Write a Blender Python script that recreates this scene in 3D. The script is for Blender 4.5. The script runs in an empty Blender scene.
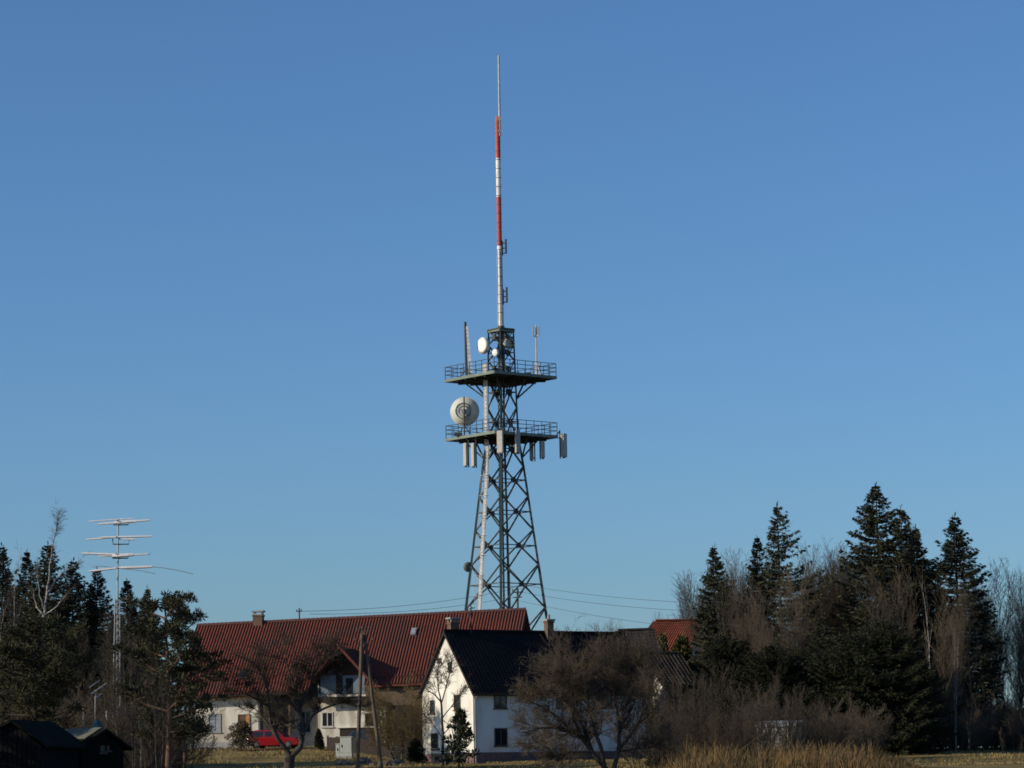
import bpy, math, random
import numpy as np
from mathutils import Vector as V3, Matrix

scene = bpy.context.scene
col = scene.collection
R = math.radians

# ------------------------------------------------------------------ camera
F_PX, HORIZON, CX, CY = 2900.0, 775.0, 512.0, 384.0
PITCH = math.atan((HORIZON - CY) / F_PX)
ROLL = R(0.95)
CAM = V3((0, 0, 1.7))
cam_data = bpy.data.cameras.new("camera")
cam_data.sensor_width = 36.0
cam_data.lens = F_PX / 1024.0 * 36.0
cam_data.clip_start = 0.5
cam_data.clip_end = 9000
cam = bpy.data.objects.new("camera", cam_data)
col.objects.link(cam)
RM = Matrix.Rotation(R(90) + PITCH, 3, 'X') @ Matrix.Rotation(-ROLL, 3, 'Z')
cam.location = CAM
cam.rotation_euler = RM.to_euler()
scene.camera = cam

def ray(px, py):
    return (RM @ V3(((px - CX) / F_PX, (CY - py) / F_PX, -1.0)))
def P(px, py, Y):
    """point of the place seen at a pixel, Y metres in front of the camera"""
    d = ray(px, py)
    return CAM + d * (Y / d.y)
def FP(px, py, pt, n):
    d = ray(px, py)
    return CAM + d * ((pt - CAM).dot(n) / d.dot(n))

# ------------------------------------------------------------------ terrain
_prof = [(-200, -0.6), (0, 0), (110, 0.9), (150, 1.3), (195, 2.02), (212, 2.58), (230, 3.02), (260, 3.4), (400, 3.6), (900, -2), (4000, -40)]
def smooth(a, b, x):
    t = min(1, max(0, (x - a) / (b - a)))
    return t * t * (3 - 2 * t)
def gz(x, y):
    z = _prof[0][1]
    for (a, za), (b, zb) in zip(_prof, _prof[1:]):
        if a <= y <= b:
            z = za + (zb - za) * (y - a) / (b - a)
    z += 1.05 * smooth(-6, -14, x) * smooth(203, 233, y) * smooth(500, 300, y)
    z += 0.10 * math.sin(x * 0.21 + y * 0.05) * math.sin(y * 0.13 + 1.3) * smooth(600, 200, y)
    return z

# ------------------------------------------------------------------ materials
def nodes(m):
    m.use_nodes = True
    return m.node_tree.nodes, m.node_tree.links
def mat(name, c1, c2=None, rough=0.8, scale=3.0, metal=0.0, rand=0.0, bump=0.0, spec=0.3, c3=None, scale3=0.4, stretch=None, contrast=(0.35, 0.65)):
    m = bpy.data.materials.new(name)
    n, l = nodes(m)
    b = n['Principled BSDF']
    b.inputs['Roughness'].default_value = rough
    b.inputs['Metallic'].default_value = metal
    b.inputs['Specular IOR Level'].default_value = spec
    tc = n.new('ShaderNodeTexCoord')
    src = tc.outputs['Object']
    if stretch:
        mp = n.new('ShaderNodeMapping'); mp.inputs['Scale'].default_value = stretch
        l.new(src, mp.inputs['Vector']); src = mp.outputs['Vector']
    c2 = c2 or tuple(x * 0.75 for x in c1)
    nz = n.new('ShaderNodeTexNoise'); nz.inputs['Scale'].default_value = scale; nz.inputs['Detail'].default_value = 5
    l.new(src, nz.inputs['Vector'])
    rp = n.new('ShaderNodeValToRGB')
    rp.color_ramp.elements[0].position, rp.color_ramp.elements[1].position = contrast
    rp.color_ramp.elements[0].color = (*c1, 1); rp.color_ramp.elements[1].color = (*c2, 1)
    l.new(nz.outputs['Fac'], rp.inputs['Fac'])
    out = rp.outputs['Color']
    if c3:
        n3 = n.new('ShaderNodeTexNoise'); n3.inputs['Scale'].default_value = scale3; n3.inputs['Detail'].default_value = 4
        l.new(src, n3.inputs['Vector'])
        r3 = n.new('ShaderNodeValToRGB'); r3.color_ramp.elements[0].position = 0.48; r3.color_ramp.elements[1].position = 0.62
        l.new(n3.outputs['Fac'], r3.inputs['Fac'])
        mx = n.new('ShaderNodeMixRGB'); mx.inputs['Color2'].default_value = (*c3, 1)
        l.new(r3.outputs['Color'], mx.inputs['Fac']); l.new(out, mx.inputs['Color1']); out = mx.outputs['Color']
    if rand:
        oi = n.new('ShaderNodeObjectInfo'); hs = n.new('ShaderNodeHueSaturation')
        mr = n.new('ShaderNodeMapRange'); mr.inputs['To Min'].default_value = 1 - rand; mr.inputs['To Max'].default_value = 1 + rand
        l.new(oi.outputs['Random'], mr.inputs['Value']); l.new(mr.outputs['Result'], hs.inputs['Value'])
        l.new(out, hs.inputs['Color']); out = hs.outputs['Color']
    l.new(out, b.inputs['Base Color'])
    if bump:
        bp = n.new('ShaderNodeBump'); bp.inputs['Strength'].default_value = bump; bp.inputs['Distance'].default_value = 0.03
        l.new(nz.outputs['Fac'], bp.inputs['Height']); l.new(bp.outputs['Normal'], b.inputs['Normal'])
    return m

MT = dict(
    steel=mat('tower_paint', (.062, .080, .078), (.043, .057, .057), rough=.6, scale=1.5),
    steel_dark=mat('dark_steel', (.055, .065, .068), (.038, .045, .05), rough=.6),
    edge=mat('platform_edge_paint', (.19, .235, .19), (.14, .18, .15), rough=.6, scale=1.2),
    deck=mat('deck_grating', (.055, .065, .065), (.04, .05, .05), rough=.8),
    galv=mat('galvanised', (.42, .42, .40), (.30, .30, .29), rough=.5, metal=.25),
    alu=mat('aluminium', (.88, .86, .82), (.74, .72, .69), rough=.45),
    ladder=mat('ladder_metal', (.62, .60, .58), (.45, .44, .43), rough=.55),
    mast_white=mat('mast_white', (.84, .82, .77), (.62, .60, .56), rough=.5, scale=2.5),
    mast_red=mat('mast_red', (.50, .085, .05), (.40, .06, .04), rough=.5),
    radome=mat('radome', (.86, .85, .80), (.80, .79, .74), rough=.45),
    dish=mat('dish_shell', (.60, .60, .53), (.52, .52, .46), rough=.5, scale=2),
    dish_dark=mat('dish_mount', (.14, .15, .14), rough=.6),
    panel=mat('antenna_panel', (.44, .43, .38), (.36, .35, .31), rough=.5),
    panel_face=mat('antenna_panel_face', (.34, .35, .35), (.29, .30, .30), rough=.55),
    plaster_w=mat('plaster_white', (.82, .79, .70), (.72, .69, .60), rough=.9, scale=1.2, c3=(.60, .57, .49), scale3=.8, stretch=(1, 1, .3)),
    plaster_c=mat('plaster_cream', (.72, .68, .58), (.63, .59, .50), rough=.9, scale=1.3, c3=(.44, .40, .32), scale3=.8, stretch=(1, 1, .3)),
    plinth=mat('plinth_grey', (.34, .33, .32), (.25, .25, .25), rough=.9),
    plinth_r=mat('plinth_red', (.22, .13, .11), (.15, .10, .09), rough=.9, scale=4),
    tile_orange=mat('tile_orange', (.36, .095, .042), (.28, .075, .036), rough=.8, scale=2),
    tile_red=mat('tile_red', (.170, .044, .026), (.125, .035, .023), rough=.8, scale=2.2, c3=(.105, .038, .026), scale3=.25, bump=.2),
    tile_dark=mat('tile_dark', (.016, .015, .016), (.010, .010, .012), rough=.95, scale=3, spec=.08),
    tile_brown=mat('tile_brown', (.055, .042, .033), (.036, .028, .024), rough=.85, scale=3),
    tile_shed=mat('corrugated_grey', (.055, .043, .033), (.034, .027, .022), rough=.9, scale=2, c3=(.07, .058, .045), spec=.1),
    ridge_cap=mat('ridge_tile', (.13, .05, .045), (.08, .04, .04), rough=.7),
    wood_dark=mat('dark_boards', (.045, .032, .025), (.028, .02, .016), rough=.85, scale=6, stretch=(6, 6, .6)),
    wood=mat('weathered_boards', (.16, .115, .075), (.10, .07, .05), rough=.85, scale=5, stretch=(6, 6, .6)),
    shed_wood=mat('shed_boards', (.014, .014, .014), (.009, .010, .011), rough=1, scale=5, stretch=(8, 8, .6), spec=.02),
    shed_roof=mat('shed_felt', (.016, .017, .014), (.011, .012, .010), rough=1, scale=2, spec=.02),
    shed_lit=mat('shed_painted_sun', (.14, .145, .10), (.09, .095, .07), rough=.8, scale=2),  # paler tone standing for sunlight on the shed felt
    blue_wood=mat('blue_cladding', (.19, .24, .29), (.14, .18, .22), rough=.8, scale=4, stretch=(5, 5, .5)),
    pole_wood=mat('pole_wood', (.15, .118, .082), (.085, .066, .05), rough=.9, scale=4, stretch=(5, 5, .6)),
    brick=mat('brick', (.17, .105, .068), (.11, .07, .048), rough=.9, scale=9),
    cap=mat('concrete_cap', (.36, .35, .33), (.26, .25, .24), rough=.9),
    frame=mat('window_frame', (.60, .58, .53), rough=.6),
    frame_dark=mat('window_frame_dark', (.10, .075, .055), rough=.6),
    pane=mat('window_pane', (.018, .02, .024), (.014, .016, .02), rough=.08, spec=.5),
    pane_sky=mat('skylight_pane', (.30, .34, .36), (.24, .28, .30), rough=.15, spec=.5),
    shutter=mat('roller_shutter', (.12, .075, .045), (.09, .055, .035), rough=.7),
    shutter_o=mat('orange_shutter', (.50, .24, .07), (.42, .20, .06), rough=.7),
    car_red=mat('car_red', (.26, .010, .015), (.23, .009, .013), rough=.22, spec=.5),
    car_blue=mat('car_blue', (.03, .035, .05), (.025, .03, .042), rough=.25, spec=.5),
    rubber=mat('rubber', (.02, .02, .02), rough=.85),
    rim=mat('wheel_rim', (.13, .13, .13), rough=.4),
    lamp=mat('lamp_glass', (.60, .58, .55), rough=.15),
    tail=mat('tail_lamp', (.30, .02, .015), rough=.2),
    cabinet=mat('cabinet_grey', (.46, .48, .43), (.40, .42, .38), rough=.6),
    caravan=mat('white_sheet', (.50, .50, .46), (.32, .32, .31), rough=.6, scale=1.5),
    stone=mat('stone', (.16, .135, .105), (.10, .085, .068), rough=.95, scale=4),
    green_tarp=mat('green_tarp', (.05, .09, .08), (.035, .065, .06), rough=.7),
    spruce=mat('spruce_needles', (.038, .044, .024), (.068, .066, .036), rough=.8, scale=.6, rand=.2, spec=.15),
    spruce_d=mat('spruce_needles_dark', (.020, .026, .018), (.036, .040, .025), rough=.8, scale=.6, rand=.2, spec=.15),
    pine=mat('pine_needles', (.034, .038, .020), (.058, .056, .028), rough=.8, scale=.7, rand=.15, spec=.15),
    thuja=mat('thuja_leaves', (.060, .062, .022), (.090, .080, .030), rough=.8, scale=1.2, rand=.15, spec=.15),
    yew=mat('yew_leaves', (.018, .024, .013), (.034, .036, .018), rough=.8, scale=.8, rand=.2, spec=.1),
    holly=mat('holly_leaves', (.030, .042, .018), (.055, .062, .026), rough=.6, scale=1.5, rand=.1, spec=.3),
    bark=mat('bark', (.085, .064, .046), (.05, .038, .029), rough=.95, scale=3, rand=.15),
    bark_pine=mat('pine_bark', (.15, .092, .058), (.085, .055, .038), rough=.95, scale=3),
    bark_grey=mat('bark_grey', (.12, .10, .076), (.07, .058, .046), rough=.95, scale=3, rand=.15),
    bark_apple=mat('bark_apple', (.085, .07, .055), (.045, .037, .031), rough=.95, scale=4),
    bark_birch=mat('birch_bark', (.40, .365, .31), (.27, .245, .21), rough=.85, scale=2, c3=(.12, .10, .09), scale3=1.6, stretch=(1, 1, 3)),
    twig=mat('twigs', (.076, .060, .042), (.048, .038, .028), rough=.95, scale=.7, rand=.2),
    twig_grey=mat('twigs_grey', (.128, .098, .066), (.078, .060, .042), rough=.95, scale=.7, rand=.2),
    twig_gold=mat('twigs_gold', (.16, .115, .048), (.10, .072, .032), rough=.95, scale=.9, rand=.1),
    reed=mat('reeds', (.185, .115, .042), (.10, .066, .027), rough=.9, scale=1.2, c3=(.065, .05, .026), scale3=.35),
    grass=mat('grass_blades', (.31, .225, .09), (.21, .165, .068), rough=.95, scale=.5),
    wire=mat('wire', (.03, .035, .04), rough=.6),
    insul=mat('insulator', (.09, .07, .06), rough=.3),
)

def ground_mat():
    m = bpy.data.materials.new('meadow')
    n, l = nodes(m)
    b = n['Principled BSDF']; b.inputs['Roughness'].default_value = .95; b.inputs['Specular IOR Level'].default_value = .107
    tc = n.new('ShaderNodeTexCoord')
    a = n.new('ShaderNodeTexNoise'); a.inputs['Scale'].default_value = .25; a.inputs['Detail'].default_value = 8
    c = n.new('ShaderNodeTexNoise'); c.inputs['Scale'].default_value = 3.5; c.inputs['Detail'].default_value = 6
    l.new(tc.outputs['Object'], a.inputs['Vector']); l.new(tc.outputs['Object'], c.inputs['Vector'])
    r1 = n.new('ShaderNodeValToRGB'); e = r1.color_ramp.elements
    e[0].position = .35; e[0].color = (.12, .095, .038, 1); e[1].position = .68; e[1].color = (.34, .245, .10, 1)
    x = e.new(.52); x.color = (.24, .18, .075, 1)
    r2 = n.new('ShaderNodeValToRGB'); r2.color_ramp.elements[0].color = (.65, .65, .6, 1); r2.color_ramp.elements[1].color = (1.2, 1.15, 1, 1)
    mx = n.new('ShaderNodeMixRGB'); mx.blend_type = 'MULTIPLY'; mx.inputs['Fac'].default_value = 1
    l.new(a.outputs['Fac'], r1.inputs['Fac']); l.new(c.outputs['Fac'], r2.inputs['Fac'])
    l.new(r1.outputs['Color'], mx.inputs['Color1']); l.new(r2.outputs['Color'], mx.inputs['Color2'])
    l.new(mx.outputs['Color'], b.inputs['Base Color'])
    bp = n.new('ShaderNodeBump'); bp.inputs['Strength'].default_value = .8; bp.inputs['Distance'].default_value = .12
    l.new(c.outputs['Fac'], bp.inputs['Height']); l.new(bp.outputs['Normal'], b.inputs['Normal'])
    return m

# ------------------------------------------------------------------ mesh helpers
WL = {}          # world position of each object's local origin
def wl(o):
    return WL.get(o.name, V3((0, 0, 0))) if o else V3((0, 0, 0))
def tag(o, label=None, cat=None, group=None, kind=None):
    if label: o['label'] = label
    if cat: o['category'] = cat
    if group: o['group'] = group
    if kind: o['kind'] = kind
    return o
def thing(name, loc, label, cat, group=None):
    o = bpy.data.objects.new(name, None)
    o.empty_display_size = .3
    col.objects.link(o); o.location = loc; WL[o.name] = V3(loc)
    return tag(o, label, cat, group)
def link_mesh(name, me, parent=None, loc=None):
    o = bpy.data.objects.new(name, me); col.objects.link(o)
    if parent:
        o.parent = parent; WL[o.name] = wl(parent)
    else:
        o.location = loc or (0, 0, 0); WL[o.name] = V3(o.location)
    return o
def raw_mesh(name, V, F, mats, smooth=False):
    """V (n,3) and quads F (m,4) straight into a mesh"""
    me = bpy.data.meshes.new(name)
    V = np.asarray(V, dtype=np.float32); F = np.asarray(F, dtype=np.int32)
    me.vertices.add(len(V)); me.vertices.foreach_set('co', V.ravel())
    me.loops.add(F.size); me.loops.foreach_set('vertex_index', F.ravel())
    me.polygons.add(len(F))
    me.polygons.foreach_set('loop_start', np.arange(len(F), dtype=np.int32) * F.shape[1])
    if smooth: me.polygons.foreach_set('use_smooth', np.ones(len(F), dtype=bool))
    for m in mats: me.materials.append(m)
    me.update(calc_edges=True)
    return me

class MB:
    def __init__(s): s.v = []; s.f = []; s.mi = []; s.m = 0
    def face(s, *ix): s.f.append(ix); s.mi.append(s.m)
    def poly(s, pts):
        k = len(s.v); s.v += [tuple(p) for p in pts]; s.face(*range(k, k + len(pts)))
    def obox(s, o, u, n, w, a, b, c):
        """box in a local frame: ranges a along u, b along n, c along w"""
        k = len(s.v)
        for i in (0, 1):
            for j in (0, 1):
                for q in (0, 1):
                    s.v.append(tuple(o + u * a[i] + n * b[j] + w * c[q]))
        for f in ((0, 1, 3, 2), (4, 6, 7, 5), (0, 4, 5, 1), (2, 3, 7, 6), (0, 2, 6, 4), (1, 5, 7, 3)):
            s.face(*[k + i for i in f])
    def box(s, c, d):
        s.obox(V3(c), V3((1, 0, 0)), V3((0, 1, 0)), V3((0, 0, 1)), (-d[0]/2, d[0]/2), (-d[1]/2, d[1]/2), (-d[2]/2, d[2]/2))
    def prism(s, pts, ext):
        """polygon extruded by vector ext"""
        k = len(s.v); n = len(pts)
        s.v += [tuple(p) for p in pts] + [tuple(V3(p) + ext) for p in pts]
        s.face(*range(k, k + n)); s.face(*range(k + 2*n - 1, k + n - 1, -1))
        for i in range(n):
            j = (i + 1) % n; s.face(k + i, k + n + i, k + n + j, k + j)
    def tube(s, pts, rad, n=6, cap=True):
        k = len(s.v); pts = [V3(p) for p in pts]
        if not hasattr(rad, '__len__'): rad = [rad] * len(pts)
        for i, p in enumerate(pts):
            d = (pts[min(i + 1, len(pts) - 1)] - pts[max(i - 1, 0)]).normalized()
            a = d.cross(V3((0, 0, 1)) if abs(d.z) < .95 else V3((1, 0, 0))).normalized(); b = d.cross(a)
            for j in range(n):
                t = 2 * math.pi * j / n + .4
                s.v.append(tuple(p + (a * math.cos(t) + b * math.sin(t)) * rad[i]))
        for i in range(len(pts) - 1):
            for j in range(n):
                q = (j + 1) % n
                s.face(k + i*n + j, k + i*n + q, k + (i+1)*n + q, k + (i+1)*n + j)
        if cap:
            s.face(*range(k + n - 1, k - 1, -1)); s.face(*range(k + (len(pts)-1)*n, k + len(pts)*n))
    def bar(s, a, b, r, n=5): s.tube([a, b], r, n)
    def beam(s, a, b, w, h=None):
        """square-section beam"""
        a, b = V3(a), V3(b); h = h or w
        d = (b - a); L = d.length; d.normalize()
        x = d.cross(V3((0, 0, 1)) if abs(d.z) < .95 else V3((0, 1, 0))).normalized(); y = d.cross(x)
        s.obox(a, d, x, y, (0, L), (-w/2, w/2), (-h/2, h/2))
    def lathe(s, o, axis, prof, n=28):
        """profile of (radius, along) pairs turned about axis"""
        axis = V3(axis).normalized()
        a = axis.cross(V3((0, 0, 1)) if abs(axis.z) < .9 else V3((1, 0, 0))).normalized(); b = axis.cross(a)
        k = len(s.v)
        for r, t in prof:
            for j in range(n):
                q = 2 * math.pi * j / n
                s.v.append(tuple(o + axis * t + (a * math.cos(q) + b * math.sin(q)) * max(r, .002)))
        for i in range(len(prof) - 1):
            for j in range(n):
                q = (j + 1) % n
                s.face(k + i*n + j, k + i*n + q, k + (i+1)*n + q, k + (i+1)*n + j)
        s.face(*range(k + n - 1, k - 1, -1)); s.face(*range(k + (len(prof)-1)*n, k + len(prof)*n))
    def sheet(s, A, B, D, E, nc, nr, amp, step, sub=4, wav=.02):
        """tiled roof sheet: A-B ridge edge, D-E eave edge; nc columns of rolls, nr courses"""
        A, B, D, E = V3(A), V3(B), V3(D), V3(E)
        nrm = (B - A).cross(D - A).normalized()
        if nrm.z < 0: nrm = -nrm
        k = len(s.v); nu = nc * sub + 1; vs = []
        for r in range(nr):
            vs += [(r / nr, 0.0), ((r + .97) / nr, step)]
        for t, o in vs:
            for i in range(nu):
                u = i / (nc * sub)
                h = amp * math.cos(2 * math.pi * i / sub) + wav * (math.sin(u * 9 + t * 2) * .6 + math.sin(u * 23 + t * 7 + 1) * .4)
                s.v.append(tuple(A.lerp(B, u).lerp(D.lerp(E, u), t) + nrm * (h + o)))
        for r in range(len(vs) - 1):
            for i in range(nu - 1):
                q = k + r * nu + i
                s.face(q, q + 1, q + nu + 1, q + nu)
    def build(s, name, mats, parent=None, loc=None, smooth=False, bevel=0):
        off = wl(parent) if parent else V3(loc or (0, 0, 0))
        me = bpy.data.meshes.new(name)
        me.from_pydata([(x - off.x, y - off.y, z - off.z) for x, y, z in s.v], [], s.f)
        if not isinstance(mats, (list, tuple)): mats = [mats]
        for m in mats: me.materials.append(m)
        me.polygons.foreach_set('material_index', s.mi)
        if smooth: me.polygons.foreach_set('use_smooth', [True] * len(s.f))
        me.update()
        o = link_mesh(name, me, parent, loc)
        if bevel:
            b = o.modifiers.new('bevel', 'BEVEL'); b.width = bevel; b.segments = 2; b.limit_method = 'ANGLE'
        return o
X, Yv, Z = V3((1, 0, 0)), V3((0, 1, 0)), V3((0, 0, 1))

# ------------------------------------------------------------------ light and sky
SUN_AZ, SUN_EL = R(20), R(20)     # sun from the left, a little towards the camera
S = V3((-math.cos(SUN_AZ) * math.cos(SUN_EL), -math.sin(SUN_AZ) * math.cos(SUN_EL), math.sin(SUN_EL)))
sd = bpy.data.lights.new('sun', 'SUN'); sd.energy = 3.9; sd.angle = R(.53); sd.color = (1.0, .87, .68)
so = bpy.data.objects.new('sun', sd); col.objects.link(so)
so.rotation_euler = S.to_track_quat('Z', 'Y').to_euler(); so.location = (-60, 60, 90)
w = bpy.data.worlds.new('World'); scene.world = w; w.use_nodes = True
wn, wlk = w.node_tree.nodes, w.node_tree.links
sky = wn.new('ShaderNodeTexSky'); sky.sky_type = 'NISHITA'; sky.sun_disc = False
sky.sun_elevation = SUN_EL; sky.sun_rotation = math.atan2(S.x, S.y)
sky.altitude = 300; sky.air_density = 1.0; sky.dust_density = 1.0; sky.ozone_density = 5.0
hs = wn.new('ShaderNodeMixRGB'); hs.blend_type = 'MULTIPLY'; hs.inputs['Fac'].default_value = 1; hs.inputs['Color2'].default_value = (.81, .985, 1.14, 1)   # cool white balance of the camera
wlk.new(sky.outputs['Color'], hs.inputs['Color1']); wlk.new(hs.outputs['Color'], wn['Background'].inputs['Color'])
wn['Background'].inputs['Strength'].default_value = .107
scene.view_settings.view_transform = 'Standard'; scene.view_settings.look = 'None'
scene.view_settings.exposure = 0.0; scene.view_settings.gamma = 1.0
scene.cycles.filter_width = 1.7
scene.cycles.max_bounces = 6; scene.cycles.diffuse_bounces = 3

# ------------------------------------------------------------------ ground
def build_ground():
    ys = [-200, -100, -40, 0, 30, 60, 85] + list(np.arange(100, 270, 2.0)) + [280, 300, 330, 370, 400, 500, 650, 900, 1400, 2200, 4000]
    xs = [-3000, -1500, -700, -350, -200, -120] + list(np.arange(-80, 81, 2.0)) + [120, 200, 350, 700, 1500, 3000]
    rng = random.Random(5)
    V = [(x, y, gz(x, y) + (rng.uniform(-.05, .05) if 100 < y < 270 else 0)) for y in ys for x in xs]
    nx = len(xs)
    F = [(j*nx+i, j*nx+i+1, (j+1)*nx+i+1, (j+1)*nx+i) for j in range(len(ys)-1) for i in range(nx-1)]
    o = link_mesh('ground', raw_mesh('ground', V, F, [ground_mat()], True))
    tag(o, 'dry golden winter meadow around the houses', 'meadow', kind='structure')
build_ground()
# ================================================================== the radio tower
YT = 264.0
AX = P(505.4, 608, YT).x
def zt(py, dx=505): return P(dx, py, YT).z
PXM = lambda Y: F_PX / (Y * 1.003)
DEL = R(6)
DIRS = [V3((-math.cos(DEL), math.sin(DEL), 0)), V3((-math.sin(DEL), -math.cos(DEL), 0)),
        V3((math.cos(DEL), -math.sin(DEL), 0)), V3((math.sin(DEL), math.cos(DEL), 0))]   # left, front, right, back
TB = V3((AX, YT, gz(AX, YT)))
def half(py):
    pts = [(330, 1.14), (390, 1.30), (437, 1.42), (450, 1.67), (608, 3.62), (760, 5.5)]
    for (a, ra), (b, rb) in zip(pts, pts[1:]):
        if py <= b: return ra + (rb - ra) * (py - a) / (b - a)
    return pts[-1][1]
def corner(k, py, r=None):
    r = half(py) if r is None else r
    return V3((AX, YT, zt(py))) + DIRS[k % 4] * r
def build_tower():
    t = thing('radio_tower', TB, 'tall grey-green lattice radio tower with two railed platforms and a red and white mast', 'radio tower')
    gy = 754
    while zt(gy) > TB.z - .2: gy += 1
    lev = [330, 345, 361, 378, 408, 437, 467, 497, 530.4, 565, 608.4, 660, 715, gy]
    for k in range(4):
        m = MB()
        for a, b in zip(lev, lev[1:]):
            wd = .15 if a < 437 else (.20 if a < 560 else .24)
            m.beam(corner(k, a), corner(k, b) - Z * .0, wd)
        m.box(corner(k, gy) + Z * .15, (.9, .9, .5))
        m.build('leg', MT['steel'], t)
    for k in range(4):
        m = MB()
        for a, b in zip(lev, lev[1:]):
            wd = .085 if a < 378 else (.115 if a < 437 else .135)
            p, q, p2, q2 = corner(k, a), corner(k+1, a), corner(k, b), corner(k+1, b)
            out = (DIRS[k] + DIRS[(k+1) % 4]).normalized() * .05
            m.beam(p + out, q2 + out, wd, wd * .7); m.beam(q - out, p2 - out, wd, wd * .7)
            # horizontal through the crossing
            mid = a + (b - a) * half(a) / (half(a) + half(b))
            m.beam(corner(k, mid), corner(k+1, mid), wd * .9, wd * .6)
            c = (corner(k, mid) + corner(k+1, mid)) / 2
            m.obox(c, (DIRS[(k+1) % 4] - DIRS[k]).normalized(), out.normalized(), Z, (-.22, .22), (-.09, .09), (-.22, .22))
        m.beam(corner(k, 330), corner(k+1, 330), .35, .12)
        m.build('bracing', MT['steel'], t)
    # inner verticals: cable tray and conduits
    m = MB()
    for dx, dy, wd in ((.35, -.2, .14), (-.15, .3, .18)):
        m.beam(V3((AX + dx, YT + dy, TB.z)), V3((AX + dx * .5, YT + dy * .5, zt(376))), wd)
    m.tube([V3((AX - .5, YT, TB.z)), V3((AX - .4, YT - .2, zt(500))), V3((AX - .3, YT, zt(376)))], .05)
    m.build('cable_run', MT['steel_dark'], t)
    # head plate
    m = MB()
    top = zt(329)
    pts = [V3((AX, YT, top)) + d * 1.28 for d in DIRS]
    m.prism(pts, Z * -.32); m.build('head_frame', MT['edge'], t)
    # platforms
    for py, rr, shaft in ((377.5, 5.15, 378), (436.5, 5.15, 437)):
        z = zt(py); c = V3((AX - .1, YT, z))
        m = MB()
        m.prism([c + d * (rr - .06) + Z * -.12 for d in DIRS], Z * -.10)
        for k in range(4):              # joists under the deck
            a, b = c + DIRS[k] * (rr - .1), c + DIRS[(k+1) % 4] * (rr - .1)
            for f in (.2, .4, .6, .8):
                p = a.lerp(b, f); q = c + (p - c) * .2
                m.beam(p - Z * .32, q - Z * .32, .10, .22)
        pf = m.build('platform', MT['deck'], t)
        m = MB()
        for k in range(4):
            a, b = c + DIRS[k] * rr, c + DIRS[(k+1) % 4] * rr
            m.beam(a - Z * .16, b - Z * .16, .12, .26)
        m.build('edge_beam', MT['edge'], pf)
        m = MB()
        for k in range(4):
            a, b = c + DIRS[k] * (rr - .03), c + DIRS[(k+1) % 4] * (rr - .03)
            for f in range(9):
                p = a.lerp(b, f / 8.0); m.bar(p - Z * .1, p + Z * 1.12, .035, 5)
            for h in (.38, .75, 1.12): m.bar(a + Z * h, b + Z * h, .032, 5)
        m.build('railing', MT['steel_dark'], pf)
        zb = zt(py + 22)
        for k in range(4):
            for s in ((.62,) if k % 2 else ()):
                e = (c + DIRS[k] * rr).lerp(c + DIRS[(k+1) % 4] * rr, s) * 1.0
                kk = k if s < .5 else k + 1
                b = V3((AX, YT, zb)) + DIRS[kk % 4] * half(py + 20)
                m = MB(); m.beam(b, e - Z * .35 + (c - e).normalized() * .8, .12); m.build('strut', MT['steel'], pf)
            b = V3((AX, YT, zb)) + DIRS[k] * half(py + 20)
            m = MB(); m.beam(b, c + DIRS[k] * 3.4 - Z * .35, .13); m.build('strut', MT['steel'], pf)
    # ladder on the left front face
    m = MB(); cg = MB()
    pth = [(372, .44), (437, .44), (500, .50), (608, .52), (735, .5)]
    prev = None
    def lad(py):
        px = float(np.interp(py, [364, 437, 452, 500, 550, 608, 740], [485.2, 486.0, 487.3, 485.2, 482.3, 479.5, 473.5]))
        return P(px, py, YT - 1.25)
    sx = (DIRS[1] - DIRS[0]).normalized()
    ys = list(range(364, 742, 4))
    for a, b in zip(ys, ys[1:]):
        for s in (-.22, .22): m.beam(lad(a) + sx * s, lad(b) + sx * s, .13)
        p = lad(a); m.beam(p - sx * .22, p + sx * .22, .10); q = (lad(a) + lad(b)) / 2
        m.obox(q, sx, sx.cross(Z), Z, (-.2, .2), (.0, .02), (-.07, .07))
    lo = m.build('ladder', MT['ladder'], t)
    on = (DIRS[0] + DIRS[1]).normalized()
    for i, a in enumerate(ys[18::5]):
        if 368 < a < 384 or 428 < a < 446: continue
        p = lad(a); pts = [p + sx * (.42 * math.cos(q)) + on * (.62 * math.sin(q)) for q in np.linspace(-.2, math.pi + .2, 9)]
        cg.tube(pts, .022, 4)
    for q in (.25, math.pi/2, math.pi - .25):
        cg.tube([lad(a) + sx * (.42 * math.cos(q)) + on * (.62 * math.sin(q)) for a in (452, 500, 550, 608, 736)], .018, 4)
    cg.build('safety_cage', MT['ladder'], lo)
    # mast
    m = MB()
    def mp(py):
        return V3((AX, YT, zt(py)))
    m.m = 2; m.tube([mp(374), mp(326)], .34, 12)
    for a, b, mi in ((326, 246, 0), (246, 197, 1), (197, 158, 0), (158, 121, 1)):
        m.m = mi; m.tube([mp(a), mp(b)], .225 if a < 250 else .24, 14)
    m.m = 1; m.tube([mp(121), mp(116.5)], .19, 12)
    m.m = 3
    for py in list(range(124, 322, 9)):
        m.tube([mp(py), mp(py - .5)], .252, 12)
    ms = m.build('mast', [MT['mast_white'], MT['mast_red'], MT['steel_dark'], MT['dish_dark']], t, smooth=False)
    m = MB()
    for i in range(3):
        q = R(-150 + 55 * i); m.tube([mp(372) + V3((math.cos(q)*.36, math.sin(q)*.36, 0)), mp(250) + V3((math.cos(q)*.26, math.sin(q)*.26, 0))], .035, 5)
    m.build('feeder_cable', MT['galv'], ms)
    m = MB()
    q = V3((.2, -.1, 0))
    m.tube([mp(136) + q, mp(116) + q, mp(90) + q, mp(55.5) + q], [.12, .115, .10, .085], 8)
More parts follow.
